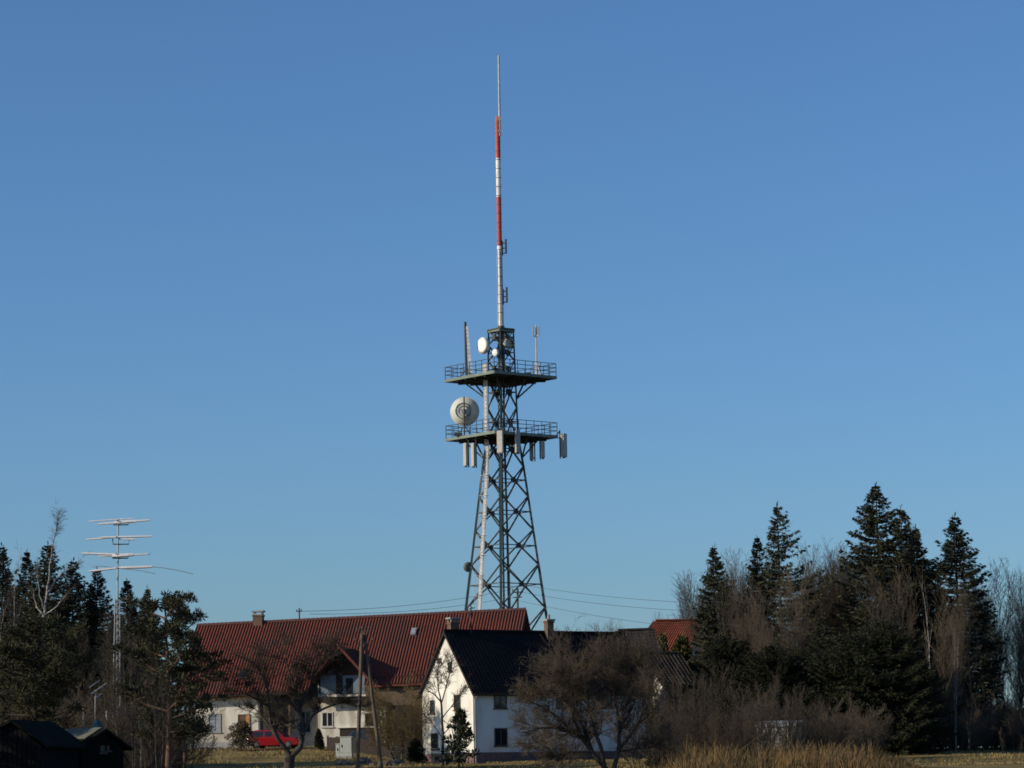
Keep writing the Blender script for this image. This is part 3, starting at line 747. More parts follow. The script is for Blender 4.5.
# ------------------------------------------------------------------ the long farmhouse with the red roof
def farmhouse():
    ph = R(10)
    YR = 244.0
    RL = P(197, 627.0, YR)
    dY = 27.2 * math.sin(ph)
    RR = P(525.8, 611.0, YR - dY)
    du = (RR - RL); L = du.length; du.normalize()
    uh = V3((du.x, du.y, 0)).normalized(); n = V3((uh.y, -uh.x, 0))     # horizontal normal towards the camera
    if n.y > 0: n = -n
    hw, ov = 6.3, .95
    fo = RL + n * hw                                                    # front wall plane passes here
    t = thing('farmhouse', (fo.x, fo.y, gz(fo.x, fo.y)), 'long farmhouse with a large red tiled roof and a gabled dormer', 'farmhouse')
    e0 = FP(207, 698, fo + n * ov, n)
    tp = (RL.z - e0.z + du.z * 0) / (hw + ov)                           # tan of the pitch
    def at(a, b, z): return V3((RL.x, RL.y, 0)) + uh * a + n * b + Z * z
    def rz(a, b): return RL.z + (du.z / uh.dot(du)) * a - tp * b        # roof plane height, b metres out from the ridge
    def ua(px, py=690): return (FP(px, py, fo, n) - fo).dot(uh)
    zg = gz(fo.x, fo.y) - 1.2
    aL, a1, a2, a3, aR = ua(189.5, 740), ua(260, 720), ua(318, 720), ua(386, 720), L - .4
    # roof ----------------------------------------------------------
    m = MB(); up = Z * .12
    dl, dr = ua(306, 683), ua(372, 683)
    bl = hw + ov
    cr = FP(380, 686, fo + n * .3, n); br = (rz(ua(390), 0) - cr.z) / tp
    bd = hw - 1.0
    def sh(x0, x1, b0, b1, cw=.25, ch=.33):
        m.sheet(at(x0, b0, rz(x0, b0)) + up, at(x1, b0, rz(x1, b0)) + up, at(x0, b1, rz(x0, b1)) + up, at(x1, b1, rz(x1, b1)) + up,
                max(2, round((x1 - x0) / cw)), max(2, round((b1 - b0) * math.hypot(1, tp) / ch)), .045, .03)
    b_mid = hw - .06
    sh(0, L, 0, b_mid); sh(0, dl + .4, b_mid, bl); sh(dr - .5, L, b_mid, br)
    sh2 = lambda x0, x1, b: None
    m.sheet(at(L, 0, rz(L, 0)) + up, at(0, 0, rz(0, 0)) + up, at(L, -bl, rz(L, bl)) + up, at(0, -bl, rz(0, bl)) + up, 110, 28, .05, .035, 2)
    for x0, x1, b0, b1 in ((.05, L - .05, 0, b_mid), (.05, dl + .35, b_mid, bl - .04), (dr - .45, L - .05, b_mid, br - .04)):
        m.prism([at(x0, b0, rz(x0, b0) + .05), at(x0, b1, rz(x0, b1) + .05), at(x0, b1, rz(x0, b1) - .1), at(x0, b0, rz(x0, b0) - .1)], (uh + Z * (du.z / uh.dot(du))) * (x1 - x0))
    m.prism([at(.05, 0, rz(0, 0) + .05), at(.05, -bl, rz(0, bl) + .05), at(.05, -bl, rz(0, bl) - .1), at(.05, 0, rz(0, 0) - .1)], (uh + Z * (du.z / uh.dot(du))) * (L - .1))
    rf = m.build('roof', MT['tile_red'], t)
    m = MB(); nr = 75
    for i in range(nr):
        x0, x1 = L * i / nr, L * (i + .98) / nr; m.tube([at(x0, 0, rz(x0, 0) + .13), at(x1, 0, rz(x1, 0) + .16)], .15, 8)
    m.build('ridge_cap', MT['ridge_cap'], rf)
    m = MB()
    for s, e in ((1, br), (-1, bl)):
        m.prism([at(L + .02, 0, rz(L, 0) + .12), at(L + .02, s*e, rz(L, e) + .12), at(L + .02, s*e, rz(L, e) - .2), at(L + .02, 0, rz(L, 0) - .2)], uh * .05)
    m.build('barge_board', MT['wood_dark'], rf)
    c = FP(258.5, 622, RL, n); a = (c - RL).dot(uh)
    chimney(rf, at(a, 0, 0), .80, .7, rz(a, 0) - .5, P(258.5, 614.8, c.y).z, uh)
    m = MB(); c = FP(299.3, 611, RL, n); a = (c - RL).dot(uh); z1 = P(299.3, 608, c.y).z
    m.bar(at(a, 0, rz(a, 0) - .2), at(a, 0, z1), .06, 6); m.bar(at(a - .22, .1, z1 - .28), at(a + .22, .1, z1 - .28), .04)
    for s in (-.2, .2): m.lathe(at(a + s, .1, z1 - .3), Z, [(.03, 0), (.06, .05), (.05, .14), (.02, .18)], 7)
    m.build('roof_mast', MT['steel_dark'], rf)
    # skylights
    dn = (n - Z * tp).normalized(); nn = du.cross(dn); nn = nn if nn.z > 0 else -nn
    pl = at(0, 0, rz(0, 0)) + up
    for px, py, w_, h_, pn in ((413.8, 632.5, .42, .85, 'pane_sky'), (244.5, 675.5, .95, 1.0, 'pane')):
        p = FP(px, py, pl, nn); m = MB()
        m.obox(p, du, dn, nn, (-w_/2, w_/2), (-h_/2, h_/2), (-.05, .16)); f = m.build('skylight', MT['plinth' if pn == 'pane_sky' else 'frame_dark'], rf)
        m = MB(); m.obox(p, du, dn, nn, (-w_/2 + .06, w_/2 - .06), (-h_/2 + .06, h_/2 - .06), (.164, .172)); m.build('pane', MT[pn], f)
    # walls ---------------------------------------------------------
    def wallprism(x0, x1, front, mt, name='wall', top=None):
        m = MB(); ze = rz(x0, hw) - .12
        if front < hw: pts = [at(x0, front, zg), at(x0, front, rz(x0, front) - .12)]
        else: pts = [at(x0, hw, zg), at(x0, hw, ze)]
        pts += [at(x0, 0, rz(x0, 0) - .16), at(x0, -hw, rz(x0, hw) - .12), at(x0, -hw, zg)]
        m.prism(pts, uh * (x1 - x0)); return m.build(name, MT[mt], t)
    wallprism(aL, a1, hw, 'plaster_c'); wallprism(a1, a2, hw - 2.6, 'plinth', 'porch_wall'); wallprism(a2, a3, hw, 'plaster_c'); wallprism(a3, aR, hw, 'wood_dark', 'barn_wall')
    m = MB(); zpl = P(200, 742.5, fo.y).z
    m.obox(V3((RL.x, RL.y, 0)), uh, n, Z, (aL - .03, a1 + .02), (hw - .5, hw + .03), (zg, zpl)); m.build('plinth', MT['plinth'], t)
    m = MB()
    for px in (191.3, 258.8):
        a = ua(px, 740); m.tube([at(a, hw + ov - .1, rz(a, bl)), at(a, hw + .08, rz(a, bl) - .6), at(a, hw + .08, zg)], .05, 6)
    m.build('downpipe', MT['galv'], t)
    m = MB(); x0, x1 = -.0, dl + .3; m.tube([at(x0, bl + .06, rz(x0, bl) + .02), at(x1, bl + .06, rz(x1, bl) + .02)], .075, 7); m.build('gutter', MT['wood_dark'], t)
    O = V3((fo.x, fo.y, 0))
    def win(x0, y0, x1, y1, fr='frame', pn='pane', mu=1, off=0.0, name='window'):
        o = fo + n * off; a, c = facade(x0, y0, x1, y1, o, uh, n); return window(t, o, uh, n, a, c, fr, pn, mu, name)
    win(208.5, 713.5, 221, 732.5, 'plinth', 'pane_sky', 1)
    f = win(238, 714.2, 250.5, 731, 'frame_dark', 'shutter', 0)
    a, c = facade(246, 715, 250, 731, fo, uh, n)
    m = MB(); m.obox(O, uh, n, Z, a, (.02, .05), c); m.build('shutter', MT['shutter_o'], f)
    win(365, 713, 377.8, 726.5, 'frame_dark', 'pane', 0)
    win(322, 712, 333, 727, 'frame', 'pane', 1)
    # porch: beam boards, posts, glazed door
    m = MB(); a, c = facade(262, 690, 317, 702, fo, uh, n); m.obox(O, uh, n, Z, a, (-.25, -.1), (c[0], c[1] + .6)); m.build('porch_beam', MT['tile_brown'], t)
    for px in (261.5, 289, 317):
        a, c = facade(px - .8, 700, px + .8, 751, fo, uh, n); m = MB(); m.obox(O, uh, n, Z, a, (-.3, -.1), (c[0] - .5, c[1])); m.build('porch_post', MT['wood'], t)
    for x0, x1 in ((270, 277), (283, 291), (300, 311)):
        win(x0, 711, x1, 733, 'blue_wood', 'pane', 1, off=-2.6)
    # dormer --------------------------------------------------------
    fo2 = fo + n * 1.5
    apx = FP(338.4, 647.5, fo2, n); er = FP(369, 681, fo2, n)
    au = (apx - fo).dot(uh); half_w = (er - fo).dot(uh) - au
    zr_, ze_ = apx.z, er.z
    def back(z, a): return (rz(a, 0) - z) / tp                          # b where the main roof has height z
    m = MB(); F_ = hw + 1.5
    br_ = back(zr_, au) - .3
    for s in (-1, 1):
        A, B = at(au, F_, zr_) + up, at(au, br_, zr_) + up
        D, E = at(au + s*half_w, F_, ze_) + up, at(au + s*half_w, back(ze_, au) - .3, ze_) + up
        m.sheet(A, B, D, E, max(6, round((F_ - br_) / .25)), 11, .05, .03)
        m.prism([at(au, F_ - .02, zr_ + .06), at(au + s*half_w, F_ - .02, ze_ + .06), at(au + s*half_w, F_ - .02, ze_ - .06), at(au, F_ - .02, zr_ - .06)], -n * (F_ - hw - .02))
    d = m.build('dormer_roof', MT['tile_red'], t)
    m = MB()
    for s in (1,):
        for i in range(11):
            f0, f1 = i / 11, (i + .92) / 11
            m.tube([at(au + s*half_w*f0, F_ + .03, zr_ + (ze_ - zr_)*f0 + .20), at(au + s*half_w*f1, F_ + .03, zr_ + (ze_ - zr_)*f1 + .14)], .10, 7)
    m.build('verge_tile', MT['tile_red'], d)
    m = MB(); hw2 = half_w - .5; zm = FP(340, 672, fo, n).z; zfl = FP(340, 694, fo, n).z
    sl = (zr_ - ze_) / half_w
    zs = zr_ - sl * hw2 - .1
    m.prism([at(au - hw2, hw, zm), at(au - hw2, hw, zs), at(au, hw, zr_ - .1), at(au + hw2, hw, zs), at(au + hw2, hw, zm)], -n * 3)
    m.build('dormer_gable', MT['wood_dark'], t)
    m = MB(); m.prism([at(au - hw2, hw + .02, zfl), at(au - hw2, hw + .02, zm), at(au + hw2, hw + .02, zm), at(au + hw2, hw + .02, zfl)], -n * 3)
    m.build('dormer_wall', MT['wood_dark'], t)
    for x0, x1, pn in ((320.5, 336, None), (343, 365, 'pane')):
        a, c = facade(x0, 675, x1, 694, fo + n * .03, uh, n)
        m = MB(); m.obox(O, uh, n, Z, a, (.02, .07), c); pz = m.build('cladding_panel', MT['blue_wood'], t)
        if pn:
            a, c = facade(346, 678, 353, 694, fo + n * .03, uh, n); m = MB(); m.obox(O, uh, n, Z, a, (.072, .085), c); dd = m.build('balcony_door', MT[pn], pz)
    m = MB(); a, c = facade(316, 696, 374, 705, fo, uh, n)
    m.obox(O, uh, n, Z, (a[0], a[1]), (.0, 1.0), (c[1] - .2, c[1] - .02))
    m.obox(O, uh, n, Z, (a[0], a[1]), (.93, 1.0), (c[0] + .2, c[1] - .2)); m.build('balcony', MT['wood_dark'], t)
    m = MB(); a, c = facade(366, 687, 386, 706, fo, uh, n); m.obox(O, uh, n, Z, (a[0], a[1] + 4), (.003, .08), (c[0], c[1])); m.build('board_cladding', MT['wood'], t)
    m = MB(); a, c = facade(340, 728, 383, 751, fo, uh, n); m.obox(O, uh, n, Z, a, (0.002, .05), (c[0] - .5, c[1])); m.build('garage_door', MT['wood_dark'], t)
    m = MB(); a, c = facade(337, 726.6, 385, 728, fo, uh, n); m.obox(O, uh, n, Z, a, (0.002, .25), c); m.build('lintel', MT['plaster_w'], t)
    return fo, uh, n
FO, FU, FN = farmhouse()

# ------------------------------------------------------------------ buildings behind
def simple_house(name, label, cat, RL, RR, n, hw, rise, ov, zg, roof, wall, hip_left=0.0, roll=.25, amp=.03, ends=True, gable_dark=None):
    """gabled house: ridge RL-RR, front normal n"""
    u = (RR - RL); L = u.length; u.normalize()
    t = thing(name, (RL.x + n.x*hw, RL.y + n.y*hw, zg), label, cat)
    def at(a, b, d): return RL + u * a + n * b - Z * d
    tp = rise / hw; e = hw + ov; m = MB()
    for s in (1, -1):
        m.sheet(at(-.2 + hip_left, 0, -.1), at(L + .2, 0, -.1), at(-.2, s*e, e*tp - .1), at(L + .2, s*e, e*tp - .1), max(3, round(L / roll)), 14, amp, .03)
        m.prism([at(L + .15, 0, .0), at(L + .15, s*e, e*tp), at(L + .15, s*e, e*tp + .14), at(L + .15, 0, .14)], u * -(L + .3 - hip_left))
    if hip_left:
        m.poly([at(-.2 + hip_left, 0, -.1), at(-.2, e, e*tp - .1), at(-.2, -e, e*tp - .1)])
    rf = m.build('roof', MT[roof], t)
    m = MB(); m.tube([at(hip_left, 0, -.16), at(L, 0, -.16)], .12, 8); m.build('ridge_cap', MT[roof], rf)
    m = MB(); h0 = hip_left + .2
    m.prism([at(h0, hw, RL.z - zg + .8), at(h0, hw, hw*tp + .1), at(h0, 0, .16), at(h0, -hw, hw*tp + .1), at(h0, -hw, RL.z - zg + .8)], u * (L - h0 - .1)); m.build('wall', MT[wall], t)
    return t, rf, at, u, L
YB = 232
n6 = V3((math.sin(R(6)), -math.cos(R(6)), 0))
t, rf, at, u, L = simple_house('outbuilding', 'brown roofed outbuilding showing beyond the right end of the dark roof', 'outbuilding', P(618, 632.2, YB - .5), P(653, 631, YB), n6, 3.6, 3.4, .35, gz(8, YB), 'tile_brown', 'plinth', amp=.008)
m = MB(); m.obox(at(L - .7, 1.6, 1.42), u, n6, Z, (-.2, .2), (-.15, .15), (0, .25)); m.build('roof_vent', MT['brick'], rf)
n30 = V3((math.sin(R(27)), -math.cos(R(27)), 0))
a0 = P(645, 655, 229); u30 = V3((math.cos(R(27)), math.sin(R(27)), 0))
t, rf, at, u, L = simple_house('shed', 'low shed with a grey-brown ribbed roof right of the white house', 'shed', a0, a0 + u30 * 3.0, n30, 2.7, 2.3, .3, gz(11, 222), 'tile_shed', 'wood_dark', roll=.30, amp=.06)
m = MB(); zg_ = gz(11, 222); m.prism([at(.17, 2.68, a0.z - zg_), at(.17, 2.68, 2.32), at(.17, 0, .2), at(.17, -2.68, 2.32), at(.17, -2.68, a0.z - zg_)], u * .05); m.build('gable_wall', MT['plaster_c'], t)
m = MB(); q = V3((a0.x + n30.x*2.7, a0.y + n30.y*2.7, 0)); a, c = facade(655, 699, 659, 708, q, u30, n30); window(t, q, u30, n30, a, c, 'frame', 'pane', 0)
n20 = V3((-.36, -.93, 0)).normalized(); u20 = V3((-n20.y, n20.x, 0))
a0 = P(640, 622.5, 263)
simple_house('red_roofed_house', 'distant house with a plain red hipped roof beyond two clipped conifers', 'house', a0, P(699.5, 621.5, 263 + 1.9), V3((-.36, -.93, 0)).normalized(), 4.2, 3.4, .3, gz(15, 260), 'tile_orange', 'plinth', hip_left=1.5)

# low white hut among the bushes on the right
def white_hut():
    Y = 180; a, b = P(757, 734, Y), P(795, 734, Y); g = gz(a.x, Y); zt_ = P(775, 727, Y).z
    t = thing('garden_hut', (a.x, Y, g), 'low white walled hut glimpsed through bare bushes behind the reeds', 'hut')
    u = X; n = V3((-.25, -.97, 0)).normalized(); u = V3((.97, -.25, 0)).normalized(); w_ = (b.x - a.x) / .97
    m = MB(); m.obox(V3((a.x, Y, 0)), u, n, Z, (0, w_), (-2.2, 0), (g - .5, zt_)); m.build('wall', MT['caravan'], t)
    m = MB(); m.prism([V3((a.x, Y, zt_ + .32)) - u * .1 + n * .15 - Z*.3, V3((a.x, Y, zt_ + .32)) - u*.1 - n * 2.3, V3((a.x, Y, zt_ + .42)) - u*.1 - n * 2.3, V3((a.x, Y, zt_ + .1)) - u*.1 + n * .15], u * (w_ + .2)); m.build('roof', MT['caravan'], t)
    m = MB(); m.obox(V3((a.x, Y, 0)), u, n, Z, (.15, .85), (.003, .03), (g, zt_ - .3)); m.build('door', MT['plinth'], t)
white_hut()

# two dark sheds in the lower left corner
def gable_shed(name, label, fl, fr, apex, depth, Y, roof='shed_roof', strip=None, yaw=0.0, win=None):
    """front gable between pixels fl and fr (eaves), apex pixel"""
    n = V3((math.sin(yaw), -math.cos(yaw), 0)); u = V3((math.cos(yaw), math.sin(yaw), 0))
    o = P(*apex, Y); l, r = FP(*fl, o, n), FP(*fr, o, n); g = gz(o.x, Y)
    t = thing(name, (o.x, Y, g), label, 'shed')
    h = max((o - l).dot(u), (r - o).dot(u)); zl, zr_ = l.z, r.z
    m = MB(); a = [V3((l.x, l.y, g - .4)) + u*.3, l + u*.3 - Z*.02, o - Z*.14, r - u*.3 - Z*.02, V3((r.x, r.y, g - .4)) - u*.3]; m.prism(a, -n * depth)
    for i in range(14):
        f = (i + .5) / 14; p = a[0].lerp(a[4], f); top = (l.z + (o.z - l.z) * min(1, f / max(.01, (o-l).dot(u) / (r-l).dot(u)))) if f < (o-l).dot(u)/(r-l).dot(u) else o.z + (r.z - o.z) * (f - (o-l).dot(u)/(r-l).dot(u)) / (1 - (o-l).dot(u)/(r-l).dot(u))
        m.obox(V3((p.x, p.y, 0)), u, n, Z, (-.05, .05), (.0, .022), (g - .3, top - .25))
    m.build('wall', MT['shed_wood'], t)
    m = MB()
    for e in (l, r):
        m.prism([o + n*.25, e + n*.25, e + n*.25 - Z*.1, o + n*.25 - Z*.1], -n * (depth + .5))
    rf = m.build('roof', MT[roof], t)
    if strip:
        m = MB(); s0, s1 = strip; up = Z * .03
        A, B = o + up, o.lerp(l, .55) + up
        m.prism([A - n*s0, B - n*s0, B - n*s1, A - n*s1], Z * .03); m.build('painted_sun_strip', MT['shed_lit'], rf)  # sunlit strip of the shaded roof, painted as a thin pale slab
    if win:
        for w_ in win:
            q, c = facade(*w_, o, u, n); f = window(t, o, u, n, [x for x in q], c, 'frame_dark', 'pane_sky', 0)
    return t
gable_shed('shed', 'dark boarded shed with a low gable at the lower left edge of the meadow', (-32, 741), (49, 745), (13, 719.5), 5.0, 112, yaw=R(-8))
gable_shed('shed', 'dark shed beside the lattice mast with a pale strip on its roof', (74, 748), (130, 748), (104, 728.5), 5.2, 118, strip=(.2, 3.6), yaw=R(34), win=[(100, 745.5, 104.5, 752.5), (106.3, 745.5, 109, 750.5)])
Y = 124; q = P(97, 727.5, Y); g = gz(q.x, Y)
m = MB(); m.lathe(V3((q.x, Y, g)), Z, [(.36, 0), (.36, 1.8), (.30, q.z - g + .0), (.12, q.z - g + .30), (.02, q.z - g + .34)], 12)
tag(m.build('tarpaulin', MT['green_tarp'], None, (q.x, Y, g), smooth=True), 'dark green tarpaulin hood standing behind the shed with the pale strip', 'tarpaulin')

# ------------------------------------------------------------------ cars
def car(label, front, rear, w_, h, paint, estate=True):
    """side-on car between two ground points"""
    d = (front - rear); L = d.length; d.normalize(); d = V3((d.x, d.y, 0)).normalized(); s = V3((d.y, -d.x, 0))
    c = (front + rear) / 2; g = gz(c.x, c.y) + .02; o = V3((rear.x, rear.y, g)) - s * 0
    t = thing('parked_car', (c.x, c.y, g), label, 'car')
    def pr(prof, y0, y1, tap=0.0, zt_=1.0):
        m = MB(); k = len(m.v); n = len(prof)
        for sgn, y in ((0, y0), (1, y1)):
            for x, z in prof:
                yy = y + (tap if sgn == 0 else -tap) * max(0, (z - .85 * 1) / (zt_ - .85))
                m.v.append(tuple(o + d * (x * L) + s * yy + Z * z))
        m.face(*range(n)); m.face(*range(2*n - 1, n - 1, -1))
        for i in range(n): j = (i + 1) % n; m.face(i, n + i, n + j, j)
        return m
    b = pr([(.0, .32), (.0, .75), (.02, .88), (.60, .92), (.93, .82), (.99, .66), (1.0, .36), (.96, .24), (.05, .22)], -w_/2, w_/2)
    body = b.build('body', MT[paint], t, bevel=.06)
    gp = [(.03, .86), (.07, h - .08), (.16, h), (.50, h), (.58, h - .06), (.73, .88)] if estate else [(.12, .86), (.26, h - .06), (.36, h), (.52, h), (.60, h - .06), (.74, .88)]
    pr(gp, -w_/2 + .05, w_/2 - .05, .16, h).build('cabin', MT[paint], t, bevel=.05)
    for sd in (-1, 1):
        for x0, x1, x2, x3 in ((.10, .30, .31, .12), (.335, .475, .475, .335), (.505, .66, .575, .505)):
            m = MB(); zz = (.93, h - .10); tp = lambda z: w_/2 - .05 - .16 * (z - .85) / (h - .85) + .012
            m.prism([o + d*x0*L + s*sd*tp(zz[0]) + Z*zz[0], o + d*x1*L + s*sd*tp(zz[0]) + Z*zz[0], o + d*x2*L + s*sd*tp(zz[1]) + Z*zz[1], o + d*x3*L + s*sd*tp(zz[1]) + Z*zz[1]], s*sd*-.03)
            m.build('side_window', MT['pane'], t)
    m = MB(); m.prism([o + d*.725*L + s*(-w_/2+.14) + Z*.93, o + d*.725*L + s*(w_/2-.14) + Z*.93, o + d*.60*L + s*(w_/2-.25) + Z*(h-.06), o + d*.60*L + s*(-w_/2+.25) + Z*(h-.06)], d*.03); m.build('windscreen', MT['pane'], t)
    for x in (.18, .80):
        for sd in (-1, 1):
            q = o + d*x*L + s*sd*(w_/2 - .16) + Z*.30
            m = MB(); m.lathe(q, s*sd, [(.18, 0), (.29, .01), (.31, .05), (.31, .13), (.29, .17), (.2, .175)], 18); wh = m.build('wheel', MT['rubber'], t)
            m = MB(); m.lathe(q + s*sd*.17, s*sd, [(.19, 0), (.19, .012), (.06, .03), (.02, .03)], 14); m.build('rim', MT['rim'], wh)
    for sd in (-1, 1):
        m = MB(); m.obox(o + d*L*.985 + s*sd*(w_/2 - .3) + Z*.66, d, s, Z, (-.02, .03), (-.16, .16), (-.07, .07)); m.build('headlight', MT['lamp'], t)
        m = MB(); m.obox(o + s*sd*(w_/2 - .15) + Z*.74, d, s, Z, (-.03, .03), (-.08, .08), (-.14, .14)); m.build('tail_light', MT['tail'], t)
    m = MB(); m.obox(o + d*L*.5, d, s, Z, (-L*.44, L*.44), (-w_/2 + .1, w_/2 - .1), (.2, .27)); m.build('sill', MT['rubber'], t)
    return t
Yc = 231.5
car('red estate car parked in front of the farmhouse porch', P(301.5, 745, Yc - .7), P(250, 745, Yc + .2), 1.62, 1.46, 'car_red')
car('dark car parked before the garage behind the grey cabinets', P(340, 742, Yc - 2.2), P(377, 742, Yc - 2.9), 1.65, 1.50, 'car_blue', False)

# ------------------------------------------------------------------ small things by the farmhouse
def cabinet(px0, px1, py0, Y, dpt, label):
    a, b = P(px0, 756, Y), P(px1, 756, Y); g = gz(a.x, Y); zt_ = P(px0, py0, Y).z
    t = thing('electrical_cabinet', ((a.x + b.x)/2, Y, g), label, 'cabinet', 'grey cabinets beside the utility pole')
    u = V3((.985, -.17, 0)); n = V3((-.17, -.985, 0)); w_ = b.x - a.x; o = V3((a.x, Y, 0))
    m = MB(); m.obox(o, u, n, Z, (0, w_), (-dpt, 0), (g + .12, zt_ - .05)); m.build('case', MT['cabinet'], t, bevel=.015)
    m = MB(); m.obox(o, u, n, Z, (.02, w_ - .02), (-dpt + .02, -.02), (g - .3, g + .118)); m.build('base', MT['plinth'], t)
    m = MB(); m.obox(o, u, n, Z, (-.04, w_ + .04), (-dpt - .04, .05), (zt_ - .048, zt_)); m.build('lid', MT['cabinet'], t)
    m = MB(); m.obox(o, u, n, Z, (.04, w_ - .04), (.003, .022), (g + .42, zt_ - .10)); d = m.build('door', MT['cabinet'], t)
    m = MB(); m.obox(o, u, n, Z, (.10, .15), (.024, .06), ((g + zt_)/2, (g + zt_)/2 + .2)); m.build('handle', MT['steel_dark'], d)
cabinet(340.2, 352.2, 736.5, 218, .5, 'taller grey electrical cabinet between the apple tree and the utility pole')
cabinet(335.9, 340.0, 743.5, 218.2, .4, 'small grey cabinet on the left side of the taller one')
def board_fence():
    a, b = P(327, 750, 227), P(392, 750, 223); g = gz(a.x, 224)
    t = thing('board_fence', (a.x, a.y, g), 'low dark board fence behind the grey cabinets', 'fence')
    d = V3((b.x - a.x, b.y - a.y, 0)); L = d.length; d.normalize(); n = V3((d.y, -d.x, 0)); rng = random.Random(4)
    m = MB(); N = int(L / .16)
    for i in range(N):
        p = V3((a.x, a.y, 0)) + d * (i * .16); z = gz(p.x, p.y); m.obox(p, d, n, Z, (0, .135), (0, .025), (z - .1, z + 1.05 + rng.uniform(-.05, .05)))
    m.build('board', MT['wood_dark'], t)
    m = MB()
    for h in (.3, .8):
        m.beam(V3((a.x, a.y, gz(a.x, a.y) + h)) - n*.03, V3((b.x, b.y, gz(b.x, b.y) + h)) - n*.03, .06)
    m.build('rail', MT['wood'], t)
    for i in range(4):
        p = V3((a.x, a.y, 0)) + d * (L * i / 3) - n * .09; z = gz(p.x, p.y); m = MB(); m.obox(p, d, n, Z, (-.06, .06), (-.05, .05), (z - .2, z + 1.15)); m.build('post', MT['wood'], t)
board_fence()
def stones():
    rng = random.Random(11)
    spots = [(342 + i * 4.6 + rng.uniform(-1.5, 1.5), rng.uniform(205, 214), rng.uniform(.18, .42)) for i in range(14)] + [(201 + i * 6.2 + rng.uniform(-2, 2), rng.uniform(233.2, 234.2), rng.uniform(.16, .30)) for i in range(5)]
    import bmesh
    mes = []
    for k in range(3):
        bm = bmesh.new(); bmesh.ops.create_icosphere(bm, subdivisions=2, radius=1)
        for v in bm.verts:
            q = v.co.copy(); f = 1 + .22 * math.sin(q.x * 3 + k) * math.cos(q.y * 4 + 2*k) + rng.uniform(-.08, .08); v.co = V3((q.x * f * 1.2, q.y * f, q.z * f * .7))
        me = bpy.data.meshes.new('stone'); bm.to_mesh(me); bm.free(); me.materials.append(MT['stone']); mes.append(me)
    for i, (px, Y, s) in enumerate(spots):
        x = P(px, 755, Y).x; o = link_mesh('stone', mes[i % 3], None, (x, Y, gz(x, Y) + s * .2)); o.scale = (s, s, s * rng.uniform(.8, 1.2)); o.rotation_euler = (0, 0, rng.uniform(0, 6))
        if i < 14: tag(o, 'rough grey-brown stone in the loose row behind the utility pole foot', 'stone', 'loose stones behind the utility pole')
        else: tag(o, 'dark stone lying at the foot of the cream farmhouse wall', 'stone', 'stones along the farmhouse wall')
stones()
# ================================================================== vegetation
class Geo:
    """quads as arrays, for trees; tubes are collected and turned into quads together"""
    def __init__(s): s.v = []; s.f = []; s.n = 0; s.t = {}
    def add(s, V, F):
        s.v.append(np.asarray(V, dtype=np.float32)); s.f.append(np.asarray(F, dtype=np.int32) + s.n); s.n += len(V)
    def arrays(s):
        for (k, n), (pp, rr) in s.t.items():
            pts = np.array(pp, dtype=float); rad = np.array(rr, dtype=float); m = len(pts)
            d = np.gradient(pts, axis=1); d /= np.linalg.norm(d, axis=2)[..., None] + 1e-9
            ref = np.where((np.abs(d[:, :1, 2:3]) < .9), np.array([0, 0, 1.0]), np.array([1.0, 0, 0]))
            a = np.cross(d, np.broadcast_to(ref, d.shape)); a /= np.linalg.norm(a, axis=2)[..., None] + 1e-9; b = np.cross(d, a)
            t = np.arange(n) * 2 * np.pi / n
            V = pts[:, :, None, :] + (a[:, :, None, :] * np.cos(t)[:, None] + b[:, :, None, :] * np.sin(t)[:, None]) * rad[:, :, None, None]
            o = np.arange(m)[:, None, None] * (k * n); i = np.arange(k - 1)[None, :, None] * n; j = np.arange(n)[None, None, :]; q = (j + 1) % n
            F = np.stack([o + i + j, o + i + q, o + i + n + q, o + i + n + j], axis=-1).reshape(-1, 4)
            s.add(V.reshape(-1, 3), F)
        s.t = {}
        return (np.concatenate(s.v), np.concatenate(s.f)) if s.v else (np.zeros((0, 3)), np.zeros((0, 4), dtype=int))
def tubeq(g, pts, rad, n=3):
    pp, rr = g.t.setdefault((len(pts), n), ([], []))
    pp.append([tuple(p) for p in pts]); rr.append(list(rad))
def leafq(pos, dirv, length, width, rng, flat=None):
    """rhombic leaf/needle-spray quads: arrays of positions, directions, lengths, widths"""
    n = len(pos); d = dirv / (np.linalg.norm(dirv, axis=1)[:, None] + 1e-9)
    r = rng.normal(size=(n, 3)) if flat is None else flat + rng.normal(size=(n, 3)) * .35
    s = np.cross(d, r); s /= np.linalg.norm(s, axis=1)[:, None] + 1e-9
    L, W = length[:, None], width[:, None]
    V = np.stack([pos, pos + d * L * .45 + s * W, pos + d * L, pos + d * L * .45 - s * W], axis=1).reshape(-1, 3)
    return V, np.arange(4 * n).reshape(-1, 4)

